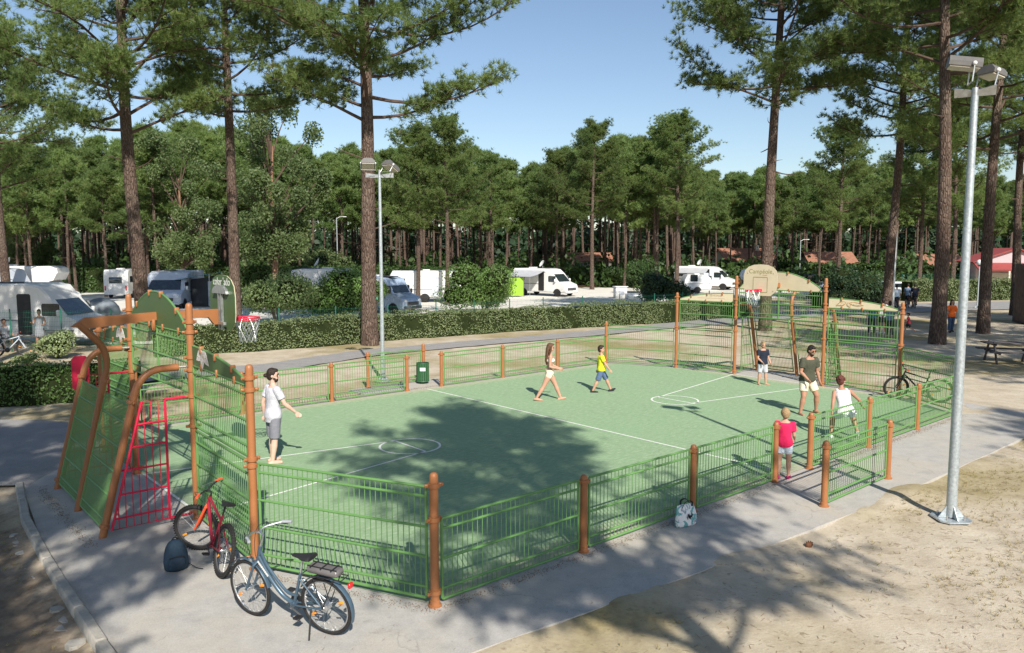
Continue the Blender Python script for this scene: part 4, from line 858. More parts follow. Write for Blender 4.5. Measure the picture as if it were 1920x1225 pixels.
def motorhome(label, x, y, rz, kind='low', L=6.4, w=2.2, H=2.75, m=None, door=True, awning=0, dish=None, cat='motorhome', stripe=True, group='motorhomes on the pitches', z=0):
    m = m or M_WHT; t = thing('motorhome', label, cat, (x, y, z), rz, group); a, b = -L / 2, L / 2
    P = {'low': [(a, .42), (a, H - .14), (a + .18, H), (b - 2.5, H), (b - 2.0, H - .10), (b - 1.52, 2.12), (b - .86, 1.36), (b - .12, 1.08), (b, .86), (b - .02, .36)],
         'over': [(a, .42), (a, H - .14), (a + .18, H), (b - 1.25, H), (b - .85, H - .15), (b - .78, H - .5), (b - 1.05, 2.12), (b - 1.40, 2.05), (b - .82, 1.36), (b - .12, 1.08), (b, .86), (b - .02, .36)],
         'van': [(a, .36), (a + .04, H - .3), (a + .2, H), (b - 2.1, H), (b - 1.55, H - .16), (b - .95, 1.38), (b - .14, 1.06), (b, .84), (b - .02, .34)]}[kind]
    profile_body(MB(), P, w).build('body', m, t, smooth=True, angle=25); hw = w / 2
    ws = {'low': ((b - .84, 1.40), (b - 1.50, 2.08)), 'over': ((b - .82, 1.40), (b - 1.34, 1.98)), 'van': ((b - .95, 1.42), (b - 1.50, H - .30))}[kind]
    slope_panel(t, 'windscreen', M_GLASS, ws[0], ws[1], w * .82)
    MB().box((b - .01, 0, .70), (.06, w * .62, .24), bev=.02).build('grille', M_DKGREY, t); MB().box((b - .02, 0, .42), (.14, w * .93, .22), bev=.04).build('bumper', m if kind != 'van' else M_DKGREY, t)
    MB().box((b + .028, 0, .50), (.012, .52, .11)).build('number_plate', M_WHT, t, smooth=False)
    for s in (-1, 1):
        MB().box((b - .12, s * (hw - .26), .90), (.28, .30, .20), bev=.05).build('headlamp', M_LAMPG, t)
        side_panel(t, 'cab_window', M_GLASS, b - 1.95, b - 1.12, 1.36, 1.92, s * hw)
        MB().box((b - 1.08, s * (hw + .14), 1.5), (.12, .2, .30), bev=.04).build('mirror', M_WHT if kind != 'van' else M_DKGREY, t)
        MB().prism([(b - .95 + .44 * math.cos(q), .30 + .44 * math.sin(q)) for q in [i * math.pi / 10 for i in range(11)]], s * (hw - .03), s * (hw + .008), 'y').build('wheel_arch', M_BLK, t, smooth=False)
        MB().prism([(a + 1.35 + .42 * math.cos(q), .30 + .42 * math.sin(q)) for q in [i * math.pi / 10 for i in range(11)]], s * (hw - .03), s * (hw + .008), 'y').build('wheel_arch', M_BLK, t, smooth=False)
        road_wheel(t, b - .95, s * (hw - .08)); road_wheel(t, a + 1.35, s * (hw - .08))
        MB().box((a - .005, s * (hw - .16), .95), (.04, .12, .42), bev=.01).build('tail_lamp', M_TAIL, t)
        if kind != 'van':
            side_panel(t, 'side_window', M_GLASS, a + .45, a + 1.45, 1.45, 2.02, s * hw)
            if s == 1 or not door: side_panel(t, 'side_window', M_GLASS, b - 3.6, b - 2.6, 1.45, 2.0, s * hw)
            if stripe: side_panel(t, 'stripe', M_STRIPE, a + .1, b - 2.1, 1.12, 1.19, s * hw, .008, .01)
        else: side_panel(t, 'side_window', M_GLASS, a + .5, a + 1.6, 1.45, 2.0, s * hw); side_panel(t, 'side_window', M_GLASS, b - 3.3, b - 2.2, 1.45, 2.0, s * hw)
    MB().box((a - .004, 0, 1.65), (.03, 1.1, .55), bev=.01).build('rear_window', M_GLASS, t)
    if door: dr = side_panel(t, 'door', M_BLK, b - 3.1, b - 2.45, .5, 2.35, -hw, .010); side_panel(t, 'door_frame', M_WHT, b - 2.42, b - 2.05, .5, 2.35, -hw, .02)
    MB().box((a + 1.6, .1, H + .05), (.75, .55, .12), bev=.04).build('roof_vent', M_WHT, t); MB().box((a + 3.0, -.2, H + .03), (1.2, .65, .05), bev=.015).build('solar_panel', M_DKGREY, t)
    if awning:
        s = -1; MB().box((a + 2.2, s * (hw + .06), H - .22), (3.6, .14, .16), bev=.04).build('awning_case', M_WHT, t)
        aw = MB(); n = 6; vs = []; fs = []
        for i in range(n + 1):
            q = i / n; yy = s * (hw + .1 + awning * q); zz = H - .16 - .55 * q - .10 * math.sin(q * math.pi)
            for th in (0, .015): vs += [(a + .5, yy, zz - th), (a + 3.9, yy, zz - th)]
        for i in range(n): o = i * 4; fs += [(o, o + 1, o + 5, o + 4), (o + 2, o + 6, o + 7, o + 3)]
        aw.add(vs, fs).build('awning', M_CANV, t)
        for xx in (a + .6, a + 3.8): MB().tube([(xx, s * (hw + awning), H - .72), (xx, s * (hw + awning), .0)], .02, 6).build('awning_leg', M_STEEL, t)
    if dish:
        dx, dz = dish; MB().tube([(dx, 0, H), (dx, 0, H + .25)], .03, 6).build('dish_mast', M_STEEL, t); MB().lathe([(.01, .0), (.2, .03), (.36, .11), (.37, .12), (.2, .05), (.01, .02)], 16, M=T(dx, 0, H + .42) @ RZ(-rz - 1.2) @ RX(R(60))).build('dish', M_WHT, t)
    return t
def caravan(label, x, y, rz, L=5.0, w=2.1, H=2.6, m=None, s=1.0, windows=2):
    m = m or M_WHT; t = thing('caravan', label, 'caravan', (x, y, 0), rz, 'caravans on the pitches'); t.scale = (s, s, s); a, b = -L / 2, L / 2; hw = w / 2
    P = [(a + .1, .42), (a, 1.1), (a + .06, H - .5), (a + .35, H), (b - .6, H), (b - .2, H - .35), (b, 1.2), (b - .12, .42)]
    profile_body(MB(), P, w, .08).build('body', m, t, angle=25)
    for sd in (-1, 1):
        for i in range(windows): x0 = a + .6 + i * (L - 2.0); side_panel(t, 'side_window', M_GLASS, x0, x0 + .8, 1.30, 2.0, sd * hw)
        side_panel(t, 'stripe', M_STRIPE, a + .2, b - .2, 1.02, 1.09, sd * hw, .008, .01); road_wheel(t, -.1, sd * (hw - .1), .9)
        MB().prism([(-.1 + .42 * math.cos(q), .32 + .42 * math.sin(q)) for q in [i * math.pi / 10 for i in range(11)]], sd * (hw - .03), sd * (hw + .008), 'y').build('wheel_arch', M_BLK, t, smooth=False)
    side_panel(t, 'door', M_PGREY, .5, 1.05, .5, 2.2, -hw, .01); MB().box((b - .1, 0, 1.6), (.1, 1.4, .55), bev=.03).build('front_window', M_GLASS, t)
    MB().tube([(b - .2, 0, .5), (b + .9, 0, .42)], .05, 6).build('drawbar', M_DKGREY, t); MB().box((0, 0, H + .05), (.6, .5, .1), bev=.03).build('roof_vent', M_WHT, t); return t
motorhome('nearest white motorhome at the left edge with its side door open', -22.75, 36.0, R(-4), 'low', 7.2, 2.3, 2.8, dish=None)
motorhome('bright white overcab motorhome behind the nearest one', *at(62, 58), R(8), 'over', 6.0, 2.2, 3.15, door=False)
motorhome('shaded motorhome with a roof dish at the upper left edge', *at(-8, 55), R(-10), 'low', 6.8, 2.3, 3.05, m=M_PGREY, dish=(1.2, 0))
motorhome('white van seen from behind, partly hidden by the large left pine', *at(240, 72), R(96), 'van', 5.6, 2.1, 2.6, cat='van')
motorhome('grey blue shaded motorhome seen end on behind the left goal arch', *at(326, 60), R(-84), 'low', 6.2, 2.9, 2.72, m=M_PGREY, door=False)  # grey body colour carries the shade it stands in
motorhome('white motorhome mostly hidden by bushes, white dish on its roof', *at(583, 58), R(170), 'low', 6.0, 2.2, 2.95, dish=(-.6, 0))
motorhome('light blue van nosing out beside the thick pine trunk', *at(722, 54.2), R(-32), 'van', 5.0, 2.0, 2.5, m=M_LBLUE, cat='van')
caravan('long white caravan standing behind the two slim pines', *at(800, 65.5), R(3), 6.2, 2.2, 2.62)
motorhome('white motorhome with its grey awning out, left of the lone pine', *at(1022, 74.5), R(-38), 'low', 6.2, 2.2, 2.6, awning=2.3, dish=(-.3, 0))
motorhome('white motorhome left of the round white lamp, behind the goal', *at(1322, 86.5), R(-30), 'low', 6.4, 2.2, 2.55, awning=1.8, dish=(-.6, 0))
caravan('small white caravan in front of the right hand motorhome', *at(1305, 78), R(4), 3.0, 1.7, 2.0, windows=1, s=.95)
def car(label, x, y, rz, m):
    t = thing('parked_car', label, 'car', (x, y, 0), rz); profile_body(MB(), [(-2.1, .3), (-2.12, .75), (-1.95, .95), (-1.55, 1.35), (-1.2, 1.46), (.25, 1.46), (1.05, .98), (1.95, .82), (2.1, .65), (2.1, .3)], 1.75, .16).build('body', m, t, angle=25)
    for s in (-1, 1):
        side_panel(t, 'side_window', M_GLASS, -1.45, .45, .98, 1.34, s * .875, .01, .15); MB().box((2.06, s * .62, .66), (.1, .3, .14), bev=.03).build('headlamp', M_LAMPG, t); MB().box((-2.08, s * .66, .8), (.08, .22, .16), bev=.02).build('tail_lamp', M_TAIL, t)
        for xx in (-1.3, 1.3): road_wheel(t, xx, s * .8, .92)
    slope_panel(t, 'windscreen', M_GLASS, (1.02, 1.0), (.32, 1.42), 1.4); return t
car('dark blue car parked behind the beige backboard', *at(1500, 96), R(200), M_DCAR)
car('pale silver car behind the beige arched header', *at(1548, 70), R(172), M_PGREY)
car('small white car behind the dark bush by the cyclists', *at(1668, 71), R(185), M_WHT)
# trailer covers, wind screen, gas bottles: small things on the pitches
t = thing('wind_screen', 'lime green fabric wind screen beside the awning motorhome', 'wind screen', (*at(966, 72), 0), R(10))
for i, x in enumerate((-.75, 0.02)): MB().box((x + .37, 0, .95), (.74, .03, 1.7)).build('screen_cloth', mat('lime_fabric', (.26, .46, .04), .8), t, smooth=False)
for x in (-.77, 0, .8): MB().tube([(x, 0, 0), (x, 0, 1.85)], .02, 6).build('screen_pole', M_STEEL, t)
t = thing('service_block', 'low white service block on the gravel behind the fence', 'service block', (*at(1163, 70.5), 0), R(12)); MB().box((0, 0, .5), (1.1, .7, 1.0), bev=.05).build('housing', M_WHT, t); MB().box((0, -.36, .55), (.5, .03, .5), bev=.01).build('hatch', M_PGREY, t); MB().box((0, 0, 1.03), (1.25, .85, .08), bev=.02).build('lid', M_WHT, t)
t = thing('service_block', 'white low service basin right of the service block on the gravel', 'service block', (*at(1192, 69), 0), R(8)); MB().box((0, 0, .24), (1.7, 1.0, .48), bev=.06).build('housing', M_WHT, t); MB().box((.1, -.52, .25), (.8, .03, .22), bev=.01).build('hatch', M_STEEL, t)
t = thing('parasol_awning', 'sagging blue green sun sail beside the shaded motorhome', 'sun sail', (*at(372, 58.5), 0), 0)
vs = [(-2.2, 0, 2.0), (1.0, -.4, 2.55), (1.2, 1.6, 2.6), (-2.0, 1.4, 2.1)]; MB().add(vs + [(a_, b_, c_ + .02) for a_, b_, c_ in vs], [(3, 2, 1, 0), (4, 5, 6, 7), (0, 1, 5, 4), (1, 2, 6, 5), (2, 3, 7, 6), (3, 0, 4, 7)]).build('sail', mat('teal_canvas', (.12, .33, .38), .7), t, smooth=False)
for p in ((-2.2, 0, 2.0), (1.0, -.4, 2.55), (1.2, 1.6, 2.6)): MB().tube([(p[0], p[1], 0), p], .025, 6).build('pole', M_STEEL, t)
t = thing('awning_tent', 'dark awning annex right of the shaded motorhome', 'tent', (*at(389, 60), 0), 0); MB().prism([(-1.0, 0), (-1.0, 2.1), (.9, 2.35), (.9, 0)], -.6, 1.4, 'y').build('tent_walls', mat('dark_tent_cloth', (.05, .055, .065), .8), t, smooth=False); MB().box((.55, -.62, 1.0), (.5, .03, 1.9)).build('pale_flap', M_PGREY, t, smooth=False)
t = thing('covered_trailer', 'grey tarpaulin covered trailer beside the nearest motorhome', 'trailer', (*at(188, 39.5), 0), 0); MB().ball((0, 0, 1.15), (.95, .7, .75), 12, 8).build('tarpaulin', mat('grey_tarpaulin', (.16, .19, .22), .6, 0, .2, 4, .6, 6), t); MB().box((0, 0, .42), (1.7, 1.2, .2), bev=.04).build('chassis', M_DKGREY, t)
for s in (-1, 1): road_wheel(t, 0, s * .66, .8)
t = thing('camping_table', 'camping table in front of the nearest motorhome', 'table', (*at(100, 34.3), 0), R(6)); MB().box((0, 0, .72), (1.3, .7, .04), bev=.01).build('table_top', M_DKGREY, t)
for sx in (-1, 1):
    for sy in (-1, 1): MB().tube([(sx * .6, sy * .3, 0), (sx * .5, sy * .25, .7)], .016, 6).build('leg', M_STEEL, t)
# ---- bin
t = thing('litter_bin', 'green slatted litter bin just beyond the far gateway', 'bin', (*at(791, 24.9), 0), 0); M_BIN = mat('bin_green', (.035, .12, .05), .45)
MB().lathe([(.17, .06), (.17, .66), (.155, .66), (.155, .08)], 16).build('liner', M_BLK, t)
for i in range(18):
    a = i * 2 * math.pi / 18; MB().box((.195 * math.cos(a), .195 * math.sin(a), .36), (.014, .052, .62), M=T(.195 * math.cos(a), .195 * math.sin(a), 0) @ RZ(a) @ T(-.195 * math.cos(a), -.195 * math.sin(a), 0) if False else None).build('slat', M_BIN, t, smooth=False, mtx=None) if False else MB().box((0, 0, 0), (.014, .052, .62)).build('slat', M_BIN, t, smooth=False, mtx=RZ(a) @ T(.195, 0, .37))
for z in (.08, .66): MB().tube([(.2 * math.cos(a), .2 * math.sin(a), z) for a in [i * math.pi / 10 for i in range(20)]], .013, 6, closed=True).build('hoop', M_BIN, t)
MB().box((.02, -.205, .48), (.18, .01, .11)).build('pale_label', M_WHT, t, smooth=False); MB().tube([(0, 0, 0), (0, 0, .1)], .03, 8).build('stem', M_BIN, t)
# ---- lamp posts
def lampost(label, x, y, h, heads, r0=.085, r1=.05, rz=0.0, ridge=True):
    t = thing('lamp_post', label, 'lamp post', (x, y, float(ground_z(x, y)) + .02 if y < 40 else 0), rz, 'lamp posts')
    MB().lathe([(r0, .04), (r0 * .96, h * .25), (r0 * .82, h * .6), (r1, h)], 16).build('pole', M_GALV, t)
    fl = MB().prism([(.26, -.16), (.26, .16), (.16, .26), (-.16, .26), (-.26, .16), (-.26, -.16), (-.16, -.26), (.16, -.26)], .0, .025).build('base_plate', M_GALV, t, smooth=False)
    for a in (.785, 2.356, 3.927, 5.498): MB().tube([(.2 * math.cos(a), .2 * math.sin(a), .02), (.2 * math.cos(a), .2 * math.sin(a), .10)], .013, 6).build('anchor_bolt', M_BOLT, fl)
    for a in (0, 1.571, 3.1416, 4.712): MB().add([(r0, -.006, .03), (r0 + .13, -.006, .03), (r0, -.006, .22), (r0, .006, .03), (r0 + .13, .006, .03), (r0, .006, .22)], [(0, 1, 2), (3, 5, 4), (0, 3, 4, 1), (1, 4, 5, 2), (2, 5, 3, 0)], RZ(a)).build('gusset', M_GALV, fl, smooth=False)
    for hd in heads: hd(t, h)
    return t
M_GALV = mat('mottled_galvanised_steel', (.46, .51, .54), .42, .55, .22, 26, spec=.5, dirt=(.62, .66, .68, .6)); M_LAMPB = mat('lamp_housing_grey', (.13, .125, .12), .5, 0, .1, 6); M_LENS = mat('lamp_lens', (.55, .50, .42), .3, 0, .1, 8)
def flood(dx, dy, dz, rz, tilt, L=.52, w=.42, d=.17):
    def f(t, h):
        M = T(dx, dy, h + dz) @ RZ(rz) @ RX(tilt)
        P = [(-w / 2, 0), (w / 2, 0), (w / 2, d * .45), (w * .28, d), (-w * .28, d), (-w / 2, d * .45)]
        b = MB().prism(P, -L / 2, L / 2, 'y').build('flood_housing', M_LAMPB, t, smooth=False, mtx=M)
        MB().box((0, 0, -.012), (w * .9, L * .9, .02)).build('lens', M_LENS, b, smooth=False)
        for s in (-1, 1): MB().ball((s * (w / 2 + .01), -L * .25, d * .3), .035, 8, 6).build('hinge_cap', M_WHT, b)
        MB().tube([(-w / 2 - .015, -L * .25, d * .3), (-w / 2 - .015, -L * .3, -.22), (w / 2 + .015, -L * .3, -.22), (w / 2 + .015, -L * .25, d * .3)], .012, 6).build('yoke', M_STEEL, b)
    return f
def crossplate(rz, wd=.95, hh=.14, tilt=0, dz=-.12):
    def f(t, h): MB().prism([(-wd / 2, 0), (-wd * .1, -hh * .35), (wd * .1, -hh * .35), (wd / 2, 0), (wd / 2, -hh), (-wd / 2, -hh)], -.02, .02, 'y').build('cross_plate', M_STEEL, t, smooth=False, mtx=T(0, 0, h + dz) @ RZ(rz) @ RX(tilt)); MB().tube([(0, 0, h - .3), (0, 0, h + .12)], .045, 10).build('top_spigot', M_STEEL, t)
    return f
lampost('large galvanised floodlight pole in the right foreground', 7.14, 12.22, 6.72, [flood(-.20, .0, .42, R(70), R(10), .46, .32, .15), flood(.30, .10, .32, R(-70), R(-12), .28, .30, .13), crossplate(R(-30), .56, .15, R(25), .14)], .08, .05, 0)
lampost('slim twin headed floodlight pole beyond the far gateway', -4.32, 25.59, 6.85, [flood(-.36, -.05, .22, R(12), R(-28), .44, .44, .18), flood(.36, -.05, .16, R(-38), R(-30), .44, .42, .18), crossplate(R(-3), .92, .16, 0, .02)], .07, .045)
lampost('thin pale lamp pole behind the pine right of the dark bush', *at(1675, 53), 9.0, [], .10, .06)
def arm(t, h): MB().tube([(0, 0, h - .1), (.35, 0, h + .1), (.8, 0, h + .12)], .03, 6).build('bracket', M_WHT, t); MB().box((.9, 0, h + .1), (.4, .16, .08), bev=.03).build('lantern', M_WHT, t)
lampost('thin white street lamp at the edge of the wood left of the thick pine', *at(634, 86), 7.9, [arm], .07, .05)
lampost('thin white street lamp in front of the far houses', *at(1498, 100), 5.6, [arm], .07, .05)
def globe(t, h): MB().ball((0, 0, h + .2), .23, 16, 12).build('globe', mat('opal_globe', (.75, .76, .78), .3, 0, .03, 4), t); MB().lathe([(.10, h - .05), (.14, h), (.05, h + .03)], 12).build('globe_collar', M_DKGREY, t)
lampost('globe lamp on a slim post beside the far road at the right', *at(1834, 58), 3.2, [globe], .05, .04)
lampost('white globe lamp peeping over the left edge of the beige backboard', *at(1398, 64), 2.0, [lambda t, h: MB().ball((0, 0, h + .3), .5, 18, 14).build('globe', mat('opal_globe', (.75, .76, .78), .3, 0, .03, 4), t)], .05, .04)
# ---- mesh fences: green posts with thin wire
M_FGRN = mat('dark_green_wire', (.02, .13, .09), .5)
def wirefence(label, pts, h, step, gap, mesh=True):
    t = thing('mesh_fence', label, 'fence', (pts[0][0], pts[0][1], 0), 0, 'green mesh fences'); o = Vector((pts[0][0], pts[0][1], 0)); wires = MB()
    PM = MB().tube([(0, 0, -.1), (0, 0, h + .06)], .03, 8).mesh('fence_post'); first = True
    for a, b in zip(pts[:-1], pts[1:]):
        A, B = Vector((*a, 0)) - o, Vector((*b, 0)) - o; d = B - A; n = max(1, round(d.length / step)); pn = Vector((-d.y, d.x, 0)).normalized() * .003
        for i in range(n + 1):
            if i == 0 and not first: continue
            p = A.lerp(B, i / n); obj('fence_post', PM, M_FGRN, t, T(*p)); first = False
        if mesh:
            for k in range(int(h / .2) + 1): wires.tube([A + Vector((0, 0, .05 + k * .2)), B + Vector((0, 0, .05 + k * .2))], .004, 4, False)
            m_ = int(d.length / gap)
            for i in range(m_): p = A.lerp(B, i / m_); wires.tube([p + Vector((0, 0, .03)), p + Vector((0, 0, h))], .0035, 3, False)
    if mesh: tag(wires.build('wire_mesh', M_FGRN, t, smooth=False), kind='stuff')
    return t
wirefence('green mesh fence in front of the nearest motorhome at the left', [(-28, 32.2), (-21.5, 33.0), (-15.2, 33.4)], 1.75, 2.5, .07)
wirefence('green mesh fence running just behind the long clipped hedge', [(-13.4, 35.2), (-8.6, 37.6), (-4.0, 40.6), (1.8, 44.6), (9.0, 48.8), (15.5, 54)], 1.55, 2.6, .09)
wirefence('green screened fence behind the clipped hedge at the far right', [at(1690, 73), at(1800, 73.5), at(1905, 74.5), at(1990, 76)], 2.1, 2.6, .11)
# ---- houses and the shed
M_ROOF = mat('orange_tile_roof', (.30, .14, .09), .8, 0, .2, 3, .6, 14, coord='world'); M_ROOFR = mat('red_sheet_roof', (.33, .065, .06), .7, 0, .15, 2); M_RENDER = mat('cream_render', (.72, .66, .56), .9, 0, .06, 1.5); M_PINK = mat('pinkish_cladding', (.56, .44, .46), .8, 0, .06, 2); M_SHUT = mat('grey_shutter', (.25, .28, .33), .6)
def house(label, x, y, rz, L, D, h, rh, mr, mw, wins=((-.3, 1), (.3, 1)), ov=.4, chimney=False):
    t = thing('house', label, 'house', (x, y, 0), rz, 'houses beyond the trees'); MB().box((0, 0, h / 2), (L, D, h)).build('wall', mw, t, smooth=False)
    MB().prism([(-D / 2, h), (D / 2, h), (0, h + rh - .06)], -L / 2 + .02, L / 2 - .02, 'x').build('gable', mw, t, smooth=False); rf = None
    for s in (-1, 1):
        a_ = Vector((0, s * (D / 2 + ov), h - ov * rh / (D / 2))); b_ = Vector((0, 0, h + rh)); vs = [(-L / 2 - ov, a_.y, a_.z), (L / 2 + ov, a_.y, a_.z), (L / 2 + ov, b_.y, b_.z), (-L / 2 - ov, b_.y, b_.z)]
        rf = MB().add([(p[0], p[1], p[2]) for p in vs] + [(p[0], p[1], p[2] + .12) for p in vs], [(0, 1, 2, 3), (4, 7, 6, 5), (0, 4, 5, 1), (1, 5, 6, 2), (2, 6, 7, 3), (3, 7, 4, 0)]).build('roof_slope', mr, t, smooth=False)
    if chimney: MB().box((L * .25, -.5, h + rh + .1), (.6, .6, 1.2)).build('chimney', M_RENDER, rf, smooth=False)
    for fx, k in wins:
        wv = MB().box((fx * L, -D / 2 - .02, h * .55), (1.1, .06, 1.1)).build('window', M_GLASS, t, smooth=False)
        for s in (-1, 1): MB().box((fx * L + s * .85, -D / 2 - .03, h * .55), (.5, .05, 1.2)).build('shutter', M_SHUT, wv, smooth=False)
    return t
house('far house with an orange tiled roof behind the backboard trees', *at(1392, 140), R(6), 9, 7, 2.7, 1.9, M_ROOF, M_RENDER, chimney=True)
house('small grey walled house with tiled roof above the dark bush', *at(1548, 118), R(-4), 6.5, 6, 2.5, 1.5, M_ROOF, M_PGREY)
house('pale house glimpsed between trunks behind the awning motorhome', *at(1103, 150), R(0), 8, 6, 2.4, 1.4, M_ROOF, M_RENDER)
house('low tiled house between the pines left of the red roofed hall', *at(1752, 112), R(5), 5.5, 6, 2.4, 1.3, M_ROOF, M_RENDER)
t = house('red roofed hall with a pinkish gable at the far right', *at(1880, 94), R(72), 9, 8, 3.0, 1.5, M_ROOFR, M_PINK, wins=())
MB().box((0, 0, 0), (3.0, 8.6, .14)).build('porch_roof', M_ROOFR, t, smooth=False, mtx=T(-5.6, 0, 2.5) @ RY(R(-16))); 
for yy in (-3.6, -1.2, 1.2, 3.6): MB().box((-6.9, yy, 1.05), (.16, .16, 2.1)).build('porch_post', M_RENDER, t, smooth=False)
MB().box((-4.55, 0, .9), (.1, 7.0, 1.6)).build('porch_wall', M_RENDER, t, smooth=False)
t = thing('wooden_shed', 'tall dark vertical board shed at the right picture edge', 'shed', (*at(1970, 45.5), 0), R(-4)); M_BOARD = mat('weathered_brown_boards', (.13, .09, .07), .85, 0, .3, 4)
MB().box((0, 0, 1.75), (2.8, 2.4, 3.5)).build('shed_core', M_DKGREY, t, smooth=False)
for i in range(14): MB().box((-1.33 + i * .205, -1.225, 1.3), (.188, .03, 2.6)).build('board', M_BOARD, t, smooth=False)
for i in range(14): MB().box((-1.22 + i * .19, -1.26, 3.05), (.175, .03, .86)).build('board', M_BOARD, t, smooth=False)
for i in range(11): MB().box((-1.425, -1.1 + i * .205, 1.75), (.03, .188, 3.4)).build('board', M_BOARD, t, smooth=False)
# ---- picnic table
t = thing('picnic_table', 'dark weathered wooden picnic table in the shade at the right', 'picnic table', (*at(1902, 29.8), -.03), R(-12)); M_WOODD = mat('grey_dark_timber', (.10, .085, .085), .85, 0, .3, 5)
for i in range(5): MB().box((0, -.32 + i * .16, .76), (1.9, .145, .045), bev=.008).build('table_board', M_WOODD, t)
for s in (-1, 1):
    for i in range(2): MB().box((0, s * (.66 + i * .16), .46), (1.9, .145, .045), bev=.008).build('bench_board', M_WOODD, t)
    for q in (-1, 1): MB().box((0, 0, 0), (.05, .1, .98), bev=.006).build('leg', M_WOODD, t, mtx=T(s * .68, q * .44, .37) @ RX(q * .46))
    MB().box((s * .68 + .05, 0, .42), (.045, 1.56, .1), bev=.006).build('cross_bar', M_WOODD, t); MB().box((s * .68 + .05, 0, .70), (.045, .7, .09), bev=.006).build('top_bar', M_WOODD, t)
# ---- red panel behind the left goal
t = thing('red_notice_board', 'bright red board with rounded corners standing behind the left goal', 'notice board', (*at(143, 19.6), 0), R(20)); b_ = side_panel(t, 'red_board', M_RED, -.2, .2, .72, 1.62, -.02, .03, .08)
for s in (-1, 1): MB().tube([(s * .13, .03, 0), (s * .13, .03, 1.5)], .03, 8).build('leg', M_POST, t)
# ---- small green tag on the thick trunk, pine cones
t = thing('trunk_sign', 'small green sign nailed to the thick pine trunk', 'sign', (*at(702, 36.32), 2.05), R(-18)); MB().box((0, 0, 0), (.32, .015, .13), M=RY(R(-12))).build('sign_plate', mat('sign_green', (.05, .45, .25), .5), t, smooth=False); MB().box((0, -.009, 0), (.2, .004, .025), M=RY(R(-12))).build('sign_mark', M_WHT, t, smooth=False)
t = thing('pine_cone', 'fallen brown pine cone on the sand right of the walkway', 'pine cone', (5.0 * .755, 0, 0), 0); cx_, cy_ = (1535 - 960) / 1450 * 11.05, 11.05; t.location = (cx_, cy_, float(ground_z(cx_, cy_)) + .035); t.rotation_euler = (0, R(80), .5); M_CONE = mat('pine_cone_brown', (.16, .07, .035), .8)
MB().lathe([(.005, -.06), (.032, -.045), (.04, -.01), (.03, .03), (.006, .065)], 10).build('cone_core', M_CONE, t)
for i in range(34): f = i / 34; a = i * 2.4; r = .036 * math.sin(math.pi * (.12 + .8 * f)) + .006; MB().box((0, 0, 0), (.024, .016, .006)).build('scale', M_CONE, t, smooth=False, mtx=RZ(a) @ T(r, 0, -.055 + .115 * f) @ RY(R(-35)))
# ================================================================== BICYCLES
M_SIL = mat('silver_blue_frame', (.075, .125, .175), .3, .3, .06, 4, coat=.3); M_RFR = mat('dark_red_frame', (.30, .02, .04), .3, .1, .06, 4, coat=.3); M_ORG = mat('orange_red_fork', (.72, .10, .04), .35, 0, .06, 4); M_BFR = mat('black_frame', (.018, .018, .02), .35, .1, .1, 4)
M_SADDLE = mat('black_saddle', (.02, .02, .022), .45, 0, .1, 10); M_CHROME = mat('bright_metal', (.62, .63, .64), .25, .9, .08, 12); M_REFL = mat('orange_reflector', (.8, .30, .02), .3); M_GRIPG = mat('grey_grip', (.30, .32, .35), .7); M_BATT = mat('battery_shell', (.16, .15, .15), .4, .2, .1, 8)
WHM = {}
def wheel_meshes(Rw, tw, knob):
    k = (Rw, tw, knob)
    if k in WHM: return WHM[k]
    N = 44; ty = MB().tube([(Rw * math.cos(a) - tw * math.cos(a), 0, Rw * math.sin(a) - tw * math.sin(a)) for a in [i * 2 * math.pi / N for i in range(N)]], tw, 10, closed=True)
    if knob:
        for i in range(56):
            a = i * 2 * math.pi / 56
            for y in (-.5, .5): ty.box((0, 0, 0), (.014, .016, .02), M=RY(-a) @ T(Rw - .001 * 1, y * tw * 1.1, 0) @ RY(0))
    ri = MB().tube([((Rw - 2 * tw - .004) * math.cos(a), 0, (Rw - 2 * tw - .004) * math.sin(a)) for a in [i * 2 * math.pi / N for i in range(N)]], [(.011, .011)] * N, 8, closed=True)
    sp = MB(); r1 = Rw - 2 * tw - .006
    for i in range(32):
        a = i * 2 * math.pi / 32; b = a + (.9 if i % 4 < 2 else -.9); y = .03 if i % 2 else -.03; sp.tube([(.022 * math.cos(b), y, .022 * math.sin(b)), (r1 * math.cos(a), 0, r1 * math.sin(a))], .001, 3, False)
    WHM[k] = (ty.mesh('tyre'), ri.mesh('rim'), sp.mesh('spokes', False)); return WHM[k]
def bwheel(t, M, Rw, tw, knob, hubr, rim_m, refl=True):
    ty, ri, sp = wheel_meshes(Rw, tw, knob); w = obj('wheel', ty, M_TYRE, t, M); obj('rim', ri, rim_m, w); tag(obj('spokes', sp, M_STEEL, w), kind='stuff')
    MB().lathe([(.01, -.06), (.016, -.05), (hubr, -.04), (hubr, .04), (.016, .05), (.01, .06)], 14, M=RX(R(90))).build('hub', M_CHROME, w)
    if refl:
        for a in (.6, 3.5): MB().box((0, 0, 0), (.075, .012, .03), bev=.004).build('reflector', M_REFL, w, mtx=RY(a) @ T(Rw * .66, 0, 0))
    return w
